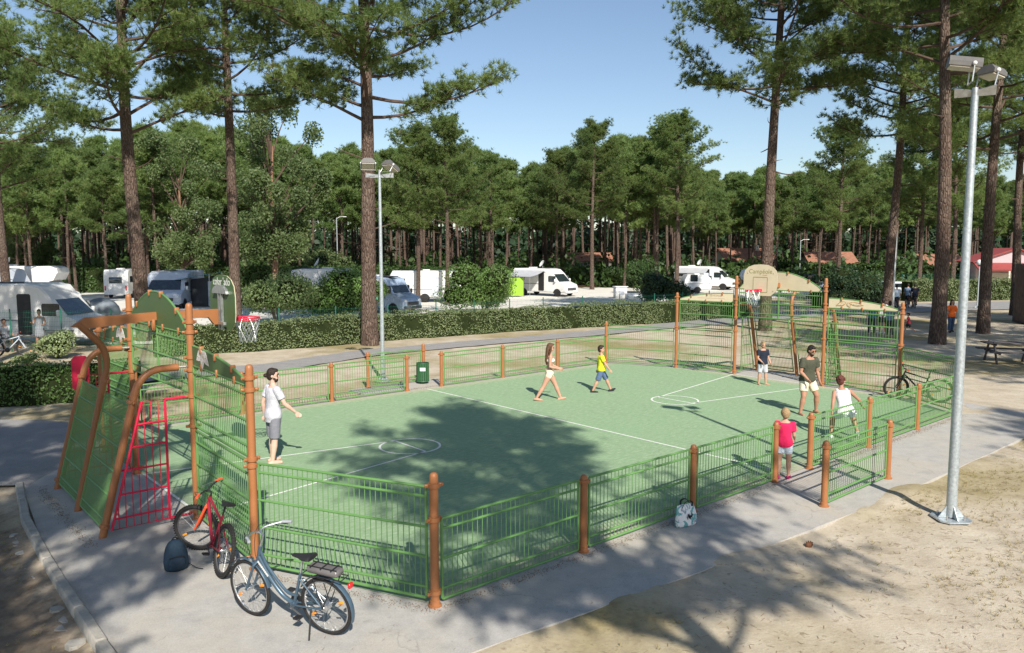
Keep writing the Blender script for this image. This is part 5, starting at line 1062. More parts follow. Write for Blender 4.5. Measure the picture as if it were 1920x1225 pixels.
def bicycle(label, x, y, rz, style, mf, mfork, steer=0.0, lean=0.0, z=0.0, full=True, group='bicycles'):
    city = style == 'city'; Rw = .345; tw = .022 if city else .028; wb = 1.12; rx_, fx = -.46, .66
    t = thing('bicycle', label, 'bicycle', (x, y, z), 0, group, rot=(lean, 0, rz)); t.rotation_mode = 'XYZ'
    bwheel(t, T(rx_, 0, Rw), Rw, tw, not city, .05 if city else .024, M_CHROME if city else M_DKGREY)
    A = Vector((-math.sin(R(20)), 0, math.cos(R(20)))); hd = Vector((fx, 0, Rw)) + A * .02 - Vector((.045, 0, 0)); lo = hd + A * .40; hi = hd + A * (.60 if city else .52); bb = (0, 0, .28); st = Vector((-.20, 0, .80))
    S = T(*lo) @ Matrix.Rotation(steer, 4, A) @ T(*(-lo))
    f = MB()
    if city:
        f.tube(smooth_line([lo + A * .06, (.32, 0, .55), (.16, 0, .36), bb], 5), [.026] * 15 + [.03], 10); f.tube(smooth_line([hi - A * .05, (.33, 0, .68), (.10, 0, .42), (-.06, 0, .40)], 5), .018, 8)
        f.tube([bb, (-.15, 0, .70)], .019, 8)
    else: f.tube([lo + A * .02, bb], .024, 10); f.tube([hi - A * .03, (-.15, 0, .66)], .020, 10); f.tube([bb, (-.18, 0, .74)], .018, 8)
    f.tube([lo, hi], .024, 10)
    for s in (-1, 1): f.tube([(0, s * .03, .28), (rx_ + .1, s * .055, .32), (rx_, s * .062, Rw)], .011, 7); f.tube([(-.14, s * .02, .62), (rx_, s * .062, Rw)], .010, 7)
    f.tube([(0, -.04, .28), (0, .04, .28)], .03, 10); fr = f.build('frame', mf, t)
    if city:
        d = Vector((-.36, 0, -.72)).normalized()
        for i in range(9): c = lo + A * .02 + (Vector((.30, 0, .52)) - lo) * (.12 + i * .085); MB().box((0, 0, 0), (.022, .001, .03)).build('lettering_mark', M_WHT, fr, smooth=False, mtx=T(c.x, .0275, c.z) @ RY(R(-28)))
    fk = MB(); crown = lo - A * .02
    fk.tube([crown, lo + A * .02], .02, 8)
    for s in (-1, 1): fk.tube([crown, crown + Vector((0, s * .058, -.02)), Vector((fx, s * .058, Rw))], [.018, .021 if not city else .017, .014], 8)
    fo = fk.build('fork', mfork, t, mtx=S); bwheel(t, S @ T(fx, 0, Rw), Rw, tw, not city, .022, M_CHROME if city else M_DKGREY)
    hs = hi + A * (.16 if city else .06); w = .30 if city else .34; bk = -.20 if city else -.03
    MB().tube([hi - A * .02, hs, hs + Vector((.06, 0, .02))], .016, 8).build('stem', M_CHROME if city else M_BLK, t, mtx=S)
    c0 = hs + Vector((.06, 0, .02)); hb = MB().tube(smooth_line([c0 + Vector((bk, -w, .05)), c0 + Vector((bk * .55, -w * .85, .05)), c0 + Vector((.0, -.08, .03)), c0, c0 + Vector((.0, .08, .03)), c0 + Vector((bk * .55, w * .85, .05)), c0 + Vector((bk, w, .05))], 4), .012, 8).build('handlebar', M_CHROME if city else M_BLK, t, mtx=S)
    for s in (-1, 1):
        e = c0 + Vector((bk, s * w, .05)); e0 = c0 + Vector((bk * .55, s * w * .85, .05)); dd = (e0 - e).normalized()
        MB().tube([e - dd * .01, e + dd * .11], .018, 8).build('grip', M_GRIPG if city else M_ORG, hb); MB().tube([e + dd * .13, e + dd * .08 + Vector((.06, 0, -.03)), e + Vector((.055, 0, -.04))], .006, 6).build('brake_lever', M_BLK, hb)
        MB().tube(smooth_line([e + dd * .14, c0 + Vector((.14, s * .1, .0)), lo + Vector((.08, s * .03, .04)), lo + Vector((-.06, s * .02, -.1))], 5), .0035, 5).build('cable', M_BLK, t, mtx=S)
    MB().tube([(-.14, 0, .66), st + Vector((0, 0, .08))], .0135, 8).build('seat_post', M_CHROME if city else M_BLK, t)
    sd = MB(); rings = [(-.15, .085, .035), (-.12, .10, .04), (-.04, .075, .042), (.04, .038, .034), (.12, .024, .025), (.145, .012, .014)]; vs = []; fs = []; n = 12
    for (xx, wy, hz) in rings:
        for j in range(n): a = 2 * math.pi * j / n; vs.append((st.x + xx, wy * math.cos(a), st.z + .10 + (hz * math.sin(a) * (1 if math.sin(a) > 0 else .5)) + (.015 if xx < -.1 else 0)))
    for i in range(len(rings) - 1): fs += [(i * n + j, i * n + (j + 1) % n, i * n + n + (j + 1) % n, i * n + n + j) for j in range(n)]
    fs += [tuple(range(n)), tuple(range((len(rings) - 1) * n, len(rings) * n))]; sd.add(vs, fs).build('saddle', M_SADDLE, t)
    ch = MB().lathe([(.03, -.004), (.09, -.004), (.095, 0), (.09, .004), (.03, .004)], 24, M=RX(R(90)) @ T(0, 0, .055)).build('chainring', M_BLK, t, mtx=T(0, 0, .28))
    ck = MB().tube([(0, -.07, 0), (.16 * math.cos(.5), -.07, .16 * math.sin(.5))], .011, 6); ck.tube([(0, .07, 0), (-.16 * math.cos(.5), .07, -.16 * math.sin(.5))], .011, 6); ck.tube([(0, -.07, 0), (0, .07, 0)], .011, 6); ck = ck.build('crank', M_DKGREY, t, mtx=T(0, 0, .28))
    for s in (-1, 1): MB().box((-s * .16 * math.cos(.5), s * .12, -s * .16 * math.sin(.5)), (.09, .085, .022), bev=.006).build('pedal', M_BLK, ck)
    MB().tube([(.0, -.055, .375), (rx_, -.05, Rw + .045), (rx_ - .045, -.05, Rw), (rx_, -.05, Rw - .045), (0, -.055, .185), (.09, -.055, .28)], .005, 5, closed=True).build('chain', M_DKGREY, t)
    if city:
        for (cx2, a0, a1, MM, nm) in ((rx_, R(-20), R(150), None, 'rear_mudguard'), (fx, R(35), R(165), S, 'front_mudguard')):
            pts = [(cx2 + (Rw + .022) * math.cos(a), 0, Rw + (Rw + .022) * math.sin(a)) for a in [a0 + (a1 - a0) * i / 16 for i in range(17)]]
            if nm == 'rear_mudguard': pts = [(cx2 - (p[0] - cx2), 0, p[2]) for p in pts]
            MB().tube(pts, [(.032, .007)] * 17, 8).build(nm, mf, t, mtx=MM)
        rk = MB(); zz = Rw + .40
        for s in (-1, 1): rk.tube([(-.22, s * .065, zz - .02), (-.76, s * .065, zz)], .006, 6); rk.tube([(-.66, s * .065, zz), (rx_, s * .07, Rw)], .006, 6); rk.tube([(-.36, s * .065, zz), (rx_, s * .07, Rw)], .006, 6)
        for xx in (-.24, -.42, -.60, -.76): rk.tube([(xx, -.065, zz), (xx, .065, zz)], .006, 6)
        rk = rk.build('luggage_rack', M_BLK, t); bt = MB().box((-.50, 0, zz + .055), (.42, .15, .075), bev=.02).build('battery', M_BATT, t)
        for xx in (-.36, -.5, -.64): MB().box((xx, 0, zz + .098), (.012, .155, .012)).build('battery_strap', M_BLK, bt, smooth=False)
        for s in (-.05, .05): MB().box((-.50, s, zz + .098), (.40, .010, .010)).build('battery_rail', M_BLK, bt, smooth=False)
        MB().box((-.83, 0, zz - .07), (.04, .075, .06), bev=.012).build('rear_lamp', M_TAIL, t); ks = MB().tube([(-.28, .05, .30), (-.36, .24, -.03)], .011, 6).build('kickstand', M_BLK, t)
        MB().box((lo.x + .12, 0, lo.z - .02), (.06, .06, .05), bev=.012).build('front_lamp', M_CHROME, t, mtx=S)
    return t
def gp(px, py):
    p_ = R(5.61); u = (px - 960) / 1450; v = -(py - 612.5) / 1450; dy = math.cos(p_) + v * math.sin(p_); dz = -math.sin(p_) + v * math.cos(p_); k = -4.3 / dz; return u * k, dy * k
(fx1, fy1), (rx1, ry1) = (-3.09, 8.82), (-2.06, 8.34)
ang = math.atan2(fy1 - ry1, fx1 - rx1); bicycle('silver blue electric city bicycle on its kickstand in front of the fence', rx1 + .46 * math.cos(ang), ry1 + .46 * math.sin(ang), ang, 'city', M_SIL, M_SIL, R(-8), R(-7))
(fx1, fy1), (rx1, ry1) = (-4.56, 10.74), (-3.88, 9.88)
ang = math.atan2(fy1 - ry1, fx1 - rx1); bicycle('red and black mountain bike leaning on the left goal wing', rx1 + .46 * math.cos(ang), ry1 + .46 * math.sin(ang), ang, 'mtb', M_RFR, M_ORG, R(48), R(13))
bx, by = at(1738, 21.9); bicycle('black bicycle parked behind the right corner panel', bx, by, R(150), 'mtb', M_BFR, M_BFR, R(20), R(-5))
bx, by = at(8, 31.2); bicycle('bicycle with a pale rim lying by the mesh fence at the left edge', bx, by, R(12), 'mtb', M_PGREY, M_PGREY, R(10), R(4))
# ================================================================== PEOPLE
M_SKIN = mat('medium_skin', (.50, .285, .20), .55, 0, .08, 6, spec=.3); M_SKINT = mat('tanned_skin', (.40, .205, .135), .55, 0, .08, 6, spec=.3); M_SKINP = mat('pale_skin', (.60, .40, .31), .55, 0, .06, 6, spec=.3)  # three even skin tones: medium, tanned, pale
def hairm(n, c): return mat(n, c, .5, 0, .35, 40, .6, 120, spec=.35)
H_DK = hairm('dark_hair', (.028, .016, .011)); H_BR = hairm('brown_hair', (.11, .055, .028)); H_BL = hairm('blond_hair', (.34, .23, .12)); H_RD = hairm('auburn_hair', (.10, .028, .018)); H_BK = hairm('black_hair', (.018, .013, .011))
def cloth(n, c, r=.85): return mat(n, c, r, 0, .12, 7, .9, 11, spec=.15)
def loft(mb, rings, n=16, M=None):
    vs = []; fs = []
    for c, a, b in rings:
        for j in range(n): q = 2 * math.pi * j / n; vs.append(Vector(c) + Vector(a) * math.cos(q) + Vector(b) * math.sin(q))
    k = len(rings)
    for i in range(k - 1): fs += [(i * n + j, i * n + (j + 1) % n, i * n + n + (j + 1) % n, i * n + n + j) for j in range(n)]
    fs += [tuple(range(n - 1, -1, -1)), tuple(range((k - 1) * n, k * n))]; return mb.add(vs, fs, M)
def fuse(mb, name, m, parent, voxel, smooth=3, ratio=.4):
    """fuse overlapping closed shapes into one continuous skin"""
    me = bpy.data.meshes.new('tmp'); me.from_pydata([tuple(v) for v in mb.v], [], mb.f); me.update(); import bmesh
    bm = bmesh.new(); bm.from_mesh(me); bmesh.ops.recalc_face_normals(bm, faces=bm.faces); bm.to_mesh(me); bm.free()
    o = bpy.data.objects.new('tmp', me)
    md = o.modifiers.new('r', 'REMESH'); md.mode = 'VOXEL'; md.voxel_size = voxel; md.use_smooth_shade = True
    sm = o.modifiers.new('s', 'SMOOTH'); sm.factor = .5; sm.iterations = smooth
    if ratio < 1: dc = o.modifiers.new('d', 'DECIMATE'); dc.ratio = ratio
    r = eval_mesh(o); bpy.data.meshes.remove(me)
    r.polygons.foreach_set('use_smooth', np.ones(len(r.polygons), bool)); return obj(name, r, m, parent)
def person(label, x, y, rz, S, skin, P, wear, hair, far=False, z=0.0, group=None, build=1.0, fem=False, cat='person'):
    t = thing('person', label, cat, (x, y, z), rz, group); V = Vector; vx = (.0085 if not far else .017) * S / 1.7
    pel = V((0, 0, 0)); ln, sd, tw = P.get('lean', 0), P.get('side', 0), P.get('twist', 0)
    Mr = RY(ln) @ RX(-sd) @ RZ(tw); M3 = Mr.to_3x3(); U, F, Lf = M3 @ V((0, 0, 1)), M3 @ V((1, 0, 0)), M3 @ V((0, 1, 0)); RZ3 = RZ(tw * .3).to_3x3(); Fp, Lp = RZ3 @ V((1, 0, 0)), RZ3 @ V((0, 1, 0))
    sh = .112 * S * (0.9 if fem else 1.0) * P.get('shw', 1); hp = .054 * S; J = {}
    C = pel + U * .295 * S
    for s, k in ((1, 'L'), (-1, 'R')):
        f, a = P.get('hip' + k, (0, .05)); kn = P.get('knee' + k, .05); J['hip' + k] = pel + Lp * s * hp - V((0, 0, .012 * S))
        d = V((math.sin(f), s * math.sin(a), -math.cos(f) * math.cos(a))).normalized(); d = (Fp * d.x + Lp * d.y + V((0, 0, d.z))); J['knee' + k] = J['hip' + k] + d * .245 * S
        d2 = V((math.sin(f - kn), s * math.sin(a) * .7, -math.cos(f - kn))).normalized(); d2 = Fp * d2.x + Lp * d2.y + V((0, 0, d2.z)); J['ank' + k] = J['knee' + k] + d2 * .236 * S
        ft = P.get('foot' + k, 0.0); yaw = P.get('toe' + k, s * .12); fd = V((math.cos(yaw), math.sin(yaw), 0)); fd = (Fp * fd.x + Lp * fd.y) * math.cos(ft) + V((0, 0, math.sin(ft))); J['ft' + k] = fd
        f, a = P.get('sh' + k, (0, .12)); el = P.get('el' + k, .25); inw = P.get('in' + k, 0.0); J['sho' + k] = C + Lf * s * sh - U * .012 * S
        d = (F * math.sin(f) + Lf * s * math.sin(a) - U * math.cos(f) * math.cos(a)).normalized(); J['elb' + k] = J['sho' + k] + d * .172 * S
        d2 = (F * math.sin(f + el) + Lf * s * (math.sin(a) * .6 - inw) - U * math.cos(f + el) * math.cos(a)).normalized(); J['wri' + k] = J['elb' + k] + d2 * .150 * S; J['hd' + k] = d2
    lowest = min(J['ank' + k].z + min(0, J['ft' + k].z) * .1 * S for k in 'LR') - .042 * S
    if 'seat' in P: off = V((0, 0, P['seat']))
    else: off = V((0, 0, -lowest))
    for k in J:
        if k[:2] not in ('ft', 'hd'): J[k] = J[k] + off
    pel = pel + off; C = C + off; N = pel + U * .325 * S; hy, hpit = P.get('head', (0, 0)); HM = RZ(hy).to_3x3() @ RY(hpit).to_3x3(); HM = (RY(ln * .35) @ RX(-sd * .4)).to_3x3() @ HM; hu, hf, hl = HM @ V((0, 0, 1)), HM @ V((1, 0, 0)), HM @ V((0, 1, 0)); hc = N + U * .03 * S + hu * .078 * S
    B = build; TR = [(-.055, .052, .078), (-.02, .066, .097), (.03, .064, .096), (.09, .053, .080), (.15, .056, .085), (.21, .064, .098), (.26, .062, .104), (.295, .05, .098), (.32, .03, .055), (.345, .028, .032)]
    if fem: TR = [(-.055, .055, .082), (-.02, .070, .099), (.03, .064, .092), (.09, .047, .068), (.15, .050, .072), (.21, .060, .084), (.26, .055, .090), (.295, .044, .086), (.32, .028, .048), (.345, .024, .027)]
    def trings(lo, hi, grow, gl=0.0):
        zs = [r[0] for r in TR]; out = []
        for i in range(13):
            q = lo + (hi - lo) * i / 12; dx = np.interp(q, zs, [r[1] for r in TR]) * S * B; dy = np.interp(q, zs, [r[2] for r in TR]) * S * B; w_ = max(0, min(1, q / .12)); ax = (Fp * (1 - w_) + F * w_).normalized(); ay = (Lp * (1 - w_) + Lf * w_).normalized()
            extra = gl * max(0, 1 - (q - lo) / .25); out.append((pel + U * q * S, ax * (dx + grow + extra), ay * (dy + grow + extra)))
        return out
    b = MB(); loft(b, trings(-.06, .345, 0)); b.tube([N - U * .03 * S, N + U * .012 * S, hc - hu * .03 * S], [.034 * S * B, .029 * S * B, .030 * S * B], 12)
    for k in 'LR':
        s = 1 if k == 'L' else -1; h0, k0, a0 = J['hip' + k], J['knee' + k], J['ank' + k]; fd = J['ft' + k]; g_ = B * (1.03 if fem else 1)
        b.tube([h0 + V((0, 0, .03 * S)), h0, h0.lerp(k0, .3), h0.lerp(k0, .7), k0, k0.lerp(a0, .1), k0.lerp(a0, .32), k0.lerp(a0, .7), a0, a0 - V((0, 0, .012 * S))], [q * S * g_ for q in (.045, .056, .056, .044, .036, .034, .037, .027, .021, .02)], 12)
        b.ball(k0, .036 * S * g_, 10, 7); sole = a0 - V((0, 0, .028 * S)); hl_ = sole - fd * .035 * S; toe = sole + fd * .105 * S
        b.tube([hl_, sole + V((0, 0, .004 * S)), sole + fd * .055 * S, toe], [.021 * S, .025 * S, .024 * S, .012 * S], 10); b.ball(hl_, .02 * S, 8, 6); J['sole' + k] = (hl_, sole, toe)
        for q in range(5): dn = fd.cross(V((0, 0, 1))).normalized(); c = sole + fd * (.095 - .007 * abs(q - (0 if s > 0 else 4)) * 1) * S + dn * (q - 2) * .0085 * S - V((0, 0, .004 * S)); b.ball(c, .0085 * S, 6, 5)
        s0, e0, w0 = J['sho' + k], J['elb' + k], J['wri' + k]; am = B * (.88 if fem else 1.0)
        b.tube([s0 - Lf * s * .03 * S, s0, s0.lerp(e0, .3), s0.lerp(e0, .75), e0, e0.lerp(w0, .25), e0.lerp(w0, .7), w0], [q * S * am for q in (.030, .034, .032, .026, .024, .026, .019, .0155)], 10); b.ball(s0, .034 * S * am, 10, 7)
        hd = J['hd' + k]; pn = hd.cross(F if abs(hd.dot(F)) < .9 else U).normalized(); wn = pn.cross(hd).normalized(); pc = w0 + hd * .026 * S
        loft(b, [(w0, wn * .014 * S, pn * .011 * S), (w0 + hd * .02 * S, wn * .021 * S, pn * .010 * S), (w0 + hd * .046 * S, wn * .024 * S, pn * .009 * S), (w0 + hd * .052 * S, wn * .022 * S, pn * .007 * S)], 10)
        if not far:
            for q in range(4):
                fl = (.034, .042, .040, .031)[q] * S; p0 = w0 + hd * .046 * S + wn * (q - 1.5) * .0118 * S; cur = .35 + .12 * q; p1 = p0 + (hd * math.cos(cur * .5) - pn * s * math.sin(cur * .5)) * fl * .5; p2 = p1 + (hd * math.cos(cur * 1.5) - pn * s * math.sin(cur * 1.5)) * fl * .5; b.tube([p0 - hd * .01 * S, p0, p1, p2], [.0056 * S, .0056 * S, .0052 * S, .0046 * S], 7)
            p0 = w0 + hd * .014 * S - wn * .016 * S; b.tube([p0, p0 + (hd * .7 - wn * .7) * .022 * S, p0 + (hd * .95 - wn * .35) * .042 * S], [.0075 * S, .0065 * S, .005 * S], 7)
    hs = S * P.get('hs', 1.0); HMx = Matrix((hf, hl, hu)).transposed().to_4x4(); HT = T(*hc) @ HMx
    b.ball((0, 0, .008 * hs), (.056 * hs, .044 * hs, .060 * hs), 16, 12, HT); b.ball((.016 * hs, 0, -.030 * hs), (.040 * hs, .036 * hs, .036 * hs), 14, 10, HT); b.ball((.030 * hs, 0, -.048 * hs), (.020 * hs, .022 * hs, .016 * hs), 10, 8, HT)
    b.ball((.056 * hs, 0, -.012 * hs), (.014 * hs, .009 * hs, .012 * hs), 8, 6, HT); b.tube([HT @ V((.050 * hs, 0, .008 * hs)), HT @ V((.062 * hs, 0, -.012 * hs))], [.006 * hs, .009 * hs], 6)
    for s in (-1, 1): b.ball((-.002 * hs, s * .045 * hs, -.008 * hs), (.013 * hs, .007 * hs, .018 * hs), 8, 6, HT)
    fuse(b, 'body', skin, t, vx, 2, .5 if not far else .8)
    if not far:
        for s in (-1, 1): MB().ball((.050 * hs, s * .018 * hs, .004 * hs), (.007 * hs, .009 * hs, .0055 * hs), 8, 6, HT).build('eye', M_BLK, t); MB().box((.0525 * hs, s * .018 * hs, .017 * hs), (.006 * hs, .020 * hs, .004 * hs), HT).build('eyebrow', hair[1], t)
        MB().box((.0535 * hs, 0, -.036 * hs), (.006 * hs, .024 * hs, .005 * hs), HT, .002).build('mouth', mat('lips', (.38, .12, .10), .5), t)
    # clothes
    for item in wear:
        nm, m = item[0], item[1]; c = MB()
        if nm in ('shirt', 'tank_top'):
            lo = item[2] if len(item) > 2 else -.045; sl = item[3] if len(item) > 3 else .62
            loft(c, trings(lo, .30 if nm == 'shirt' else .292, .012 * S, .018 * S), 20)
            for k in 'LR':
                s = 1 if k == 'L' else -1; s0, e0 = J['sho' + k], J['elb' + k]
                if nm == 'shirt': c.tube([s0 - Lf * s * .04 * S + U * .004 * S, s0, s0.lerp(e0, sl * .6), s0.lerp(e0, sl)], [.040 * S * B, .044 * S * B, .043 * S * B, .044 * S * B], 12); c.ball(s0, .043 * S * B, 10, 7)
                else: c.tube([pel + U * .26 * S + Lf * s * .06 * S + F * .05 * S, pel + U * .318 * S + Lf * s * .058 * S, pel + U * .26 * S + Lf * s * .06 * S - F * .05 * S], .02 * S, 8)
            fuse(c, nm, m, t, .011 if not far else .02, 2, .5)
        elif nm == 'bikini_top':
            loft(c, trings(.185, .225, .006 * S), 20)
            for s in (-1, 1): c.ball(pel + U * .215 * S + F * .05 * S + Lf * s * .038 * S, .034 * S, 10, 8); c.tube([pel + U * .23 * S + F * .055 * S + Lf * s * .045 * S, pel + U * .325 * S + Lf * s * .045 * S, pel + U * .2 * S - F * .055 * S + Lf * s * .045 * S], .008 * S, 6)
            fuse(c, nm, m, t, .008, 1, .6)
        elif nm in ('shorts', 'jeans'):
            fr_ = item[2] if len(item) > 2 else .75; loose = item[3] if len(item) > 3 else .016
            loft(c, trings(-.058, .045, .009 * S), 20)
            for k in 'LR':
                h0, k0, a0 = J['hip' + k], J['knee' + k], J['ank' + k]
                if nm == 'shorts': c.tube([h0 + V((0, 0, .035 * S)), h0, h0.lerp(k0, fr_ * .5), h0.lerp(k0, fr_)], [(.056 * S + .006 * S) * B, (.062 * S + .2 * loose) * B, (.052 * S + .7 * loose) * B, (.044 * S + loose) * B], 14)
                else: c.tube([h0 + V((0, 0, .03 * S)), h0, h0.lerp(k0, .5), k0, k0.lerp(a0, .5), k0.lerp(a0, .97)], [q * S * B for q in (.058, .064, .056, .046, .044, .036)], 12)
            fuse(c, nm, m, t, .011 if not far else .02, 2, .5)
        elif nm == 'shoe':
            for k in 'LR':
                hl_, so, toe = J['sole' + k]; c = MB(); fd = J['ft' + k]; c.tube([hl_ - fd * .008 * S, so, so + fd * .06 * S, toe + fd * .012 * S], [(.026 * S, .028 * S), (.03 * S, .033 * S), (.03 * S, .026 * S), (.02 * S, .016 * S)], 12); c.ball(hl_, .026 * S, 8, 6); c.tube([so, J['ank' + k] - V((0, 0, .0 * S))], [.028 * S, .027 * S], 10)
                o = fuse(c, 'shoe', m, t, .008 if not far else .016, 1, .5)
        elif nm == 'sunglasses':
            for s in (-1, 1): MB().box((.054 * hs, s * .021 * hs, .002 * hs), (.008 * hs, .032 * hs, .022 * hs), HT, .004).build('sunglasses_lens', m, t)
            MB().tube([HT @ V((-.005 * hs, s * .047 * hs, .002 * hs)) if s else HT @ V((.058 * hs, 0, .004 * hs)) for s in (-1, 0, 1)], .003, 6).build('sunglasses_frame', M_BLK, t)
        elif nm == 'beard':
            c.ball((.032 * hs, 0, -.050 * hs), (.026 * hs, .030 * hs, .030 * hs), 12, 8, HT); c.ball((.018 * hs, 0, -.034 * hs), (.030 * hs, .040 * hs, .022 * hs), 12, 8, HT); fuse(c, 'beard', m, t, .007, 1, .7)
        elif nm == 'dress': loft(c, trings(-.02, .29, .014 * S), 18); loft(c, [(pel + V((0, 0, .02 * S)), Fp * .078 * S, Lp * .105 * S), (pel - V((0, 0, .12 * S)), Fp * .09 * S, Lp * .12 * S), (pel - V((0, 0, .22 * S)), Fp * .095 * S, Lp * .125 * S)], 16); fuse(c, 'dress', m, t, .02, 2, .6)
    # hair
    st, hm = hair; c = MB(); c.ball((-.012 * hs, 0, .020 * hs), (.058 * hs, .051 * hs, .062 * hs), 16, 12, HT); c.ball((-.026 * hs, 0, -.012 * hs), (.042 * hs, .047 * hs, .050 * hs), 14, 10, HT)
    c.ball((.020 * hs, 0, .052 * hs), (.036 * hs, .038 * hs, .024 * hs), 12, 8, HT)
    if st == 'bun': c.ball((-.078 * hs, 0, -.006 * hs), (.024 * hs, .024 * hs, .024 * hs), 10, 8, HT); c.tube([HT @ V((-.05 * hs, 0, 0)), HT @ V((-.07 * hs, 0, -.005 * hs))], .02 * hs, 8)
    if st == 'long':
        pts = [HT @ V((-.030 * hs, 0, .02 * hs)), HT @ V((-.050 * hs, 0, -.05 * hs)), N - F * .058 * S - U * .03 * S, N - F * .066 * S - U * .13 * S, N - F * .058 * S - U * .20 * S]; rs = [(.045, .05), (.034, .058), (.028, .062), (.022, .052), (.006, .02)]
        loft(c, [(p, F * r[0] * S, Lf * r[1] * S) for p, r in zip(pts, rs)], 14)
        for s in (-1, 1): c.tube([HT @ V((.012 * hs, s * .047 * hs, .03 * hs)), HT @ V((.004 * hs, s * .056 * hs, -.04 * hs)), N - F * .02 * S + Lf * s * .055 * S - U * .03 * S], [.012 * hs, .017 * hs, .012 * hs], 8)
    if st == 'curly': 
        for i in range(26): v = unit(1, rng)[0]; c.ball((-.014 * hs + v[0] * .055 * hs, v[1] * .048 * hs, .022 * hs + v[2] * .055 * hs), .017 * hs, 7, 5, HT) if v[0] < .55 else None
    if st == 'mop': c.ball((-.010 * hs, 0, .012 * hs), (.064 * hs, .060 * hs, .066 * hs), 14, 10, HT)
    fuse(c, 'hair', hm, t, .008 if not far else .015, 1, .5)
    return t
WT = cloth('white_tee', (.54, .54, .60)); GS = cloth('grey_shorts', (.21, .21, .245)); YL = cloth('yellow_tee', (.78, .78, .04)); DEN = cloth('blue_denim', (.10, .15, .26)); CRM = cloth('cream_cloth', (.78, .66, .50)); IVORY = cloth('ivory_cloth', (.80, .72, .60)); DG = cloth('dark_olive_tee', (.075, .078, .055)); NAVY = cloth('navy_tee', (.022, .028, .045)); LG = cloth('light_grey_shorts', (.46, .47, .52)); WH = cloth('white_top', (.78, .78, .80)); PB = cloth('pale_blue_cloth', (.58, .66, .74)); PK = cloth('raspberry_tee', (.66, .025, .10)); PKS = cloth('pink_shoe_fabric', (.60, .08, .20)); BKS = cloth('black_shoe_fabric', (.03, .03, .035)); OR = cloth('orange_top', (.85, .16, .03)); JN = cloth('blue_jeans', (.06, .10, .17)); RD = cloth('red_tee', (.60, .05, .08)); BSH = cloth('slate_blue_shirt', (.16, .22, .32)); TEAL = cloth('teal_shirt', (.06, .20, .26)); DKS = cloth('dark_shorts', (.05, .05, .06)); GDR = cloth('grey_dress_cloth', (.26, .27, .30)); SGL = glassmat('sunglass_lens')
person('bearded man with a hair bun, light tee shirt and grey shorts, arm swung forward', -4.84, 15.42, R(40), 1.86, M_SKINP, dict(lean=.02, hipL=(.04, .04), kneeL=.06, hipR=(-.06, .03), kneeR=.08, shR=(.42, .22), elR=.42, shL=(-.32, .16), elL=.45, head=(R(-34), .04)),
       [('shirt', WT, -.075), ('shorts', GS, .97, .022), ('beard', H_DK), ('sunglasses', SGL)], ('bun', H_DK))
person('long haired woman walking barefoot in ivory bikini top and shorts', 1.08, 22.0, R(2), 1.66, M_SKIN, dict(lean=.03, shR=(-.05, .10), elR=1.45, shL=(.2, .1), elL=1.0, head=(0, .06), hipR=(-.44, .02), kneeR=.10, footR=-.12, hipL=(.46, .03), kneeL=.08, footL=.16),
       [('bikini_top', IVORY), ('shorts', CRM, .38, .018), ('sunglasses', SGL)], ('long', H_BR), fem=True)
person('boy walking in a yellow tee shirt, denim shorts and black shoes', 2.72, 23.3, R(0), 1.42, M_SKIN, dict(lean=-.02, hipR=(-.36, .03), kneeR=.08, hipL=(.50, .03), kneeL=.10, footL=.35, shR=(.42, .12), elR=.22, shL=(-.3, .12), elL=.2, head=(R(-12), 0), hs=1.12),
       [('shirt', YL, -.03), ('shorts', DEN, .95, .020), ('shoe', BKS)], ('short', H_DK))
person('boy in a navy tee shirt and light grey shorts standing by the right goal', 8.05, 24.6, R(-82), 1.34, M_SKIN, dict(hipR=(.02, .08), hipL=(.05, .08), shR=(.12, .12), elR=.8, inR=.5, shL=(.1, .12), elL=.6, head=(R(-4), .05), hs=1.14, toeL=R(35)),
       [('shirt', NAVY, -.03), ('shorts', LG, .9, .022)], ('short', H_BL))
person('man in a dark olive tee shirt and cream shorts, legs apart, looking down', 7.78, 20.15, R(-72), 1.80, M_SKINT, dict(lean=.12, hipR=(.26, .20), kneeR=.34, hipL=(.30, .26), kneeL=.52, shR=(.18, .22), elR=.75, inR=.45, shL=(.05, .22), elL=.35, head=(R(10), .26)),
       [('shirt', DG, -.04), ('shorts', CRM, .70, .024), ('sunglasses', SGL), ('beard', H_BK)], ('short', H_BK), build=1.06)
person('crouching woman in a white tank top seen from behind, one arm out to the right', 7.62, 17.35, R(80), 1.70, M_SKINT, dict(lean=.48, side=.12, hipR=(1.25, .32), kneeR=1.75, hipL=(1.05, .28), kneeL=1.5, shR=(.45, .75), elR=.55, shL=(-.25, .35), elL=.55, head=(R(-30), .1)),
       [('tank_top', WH, -.02), ('shorts', PB, .55, .020), ('shoe', WH)], ('curly', H_RD), fem=True)
person('blond child in a raspberry pink tee shirt standing at the near gateway', 5.16, 14.36, R(70), 1.28, M_SKIN, dict(hipR=(.02, .04), hipL=(-.02, .04), shR=(.1, .10), elR=.9, shL=(.1, .1), elL=.5, head=(R(14), .05), hs=1.15),
       [('shirt', PK, -.06), ('shorts', PB, .62, .018), ('shoe', PKS)], ('mop', H_BL))
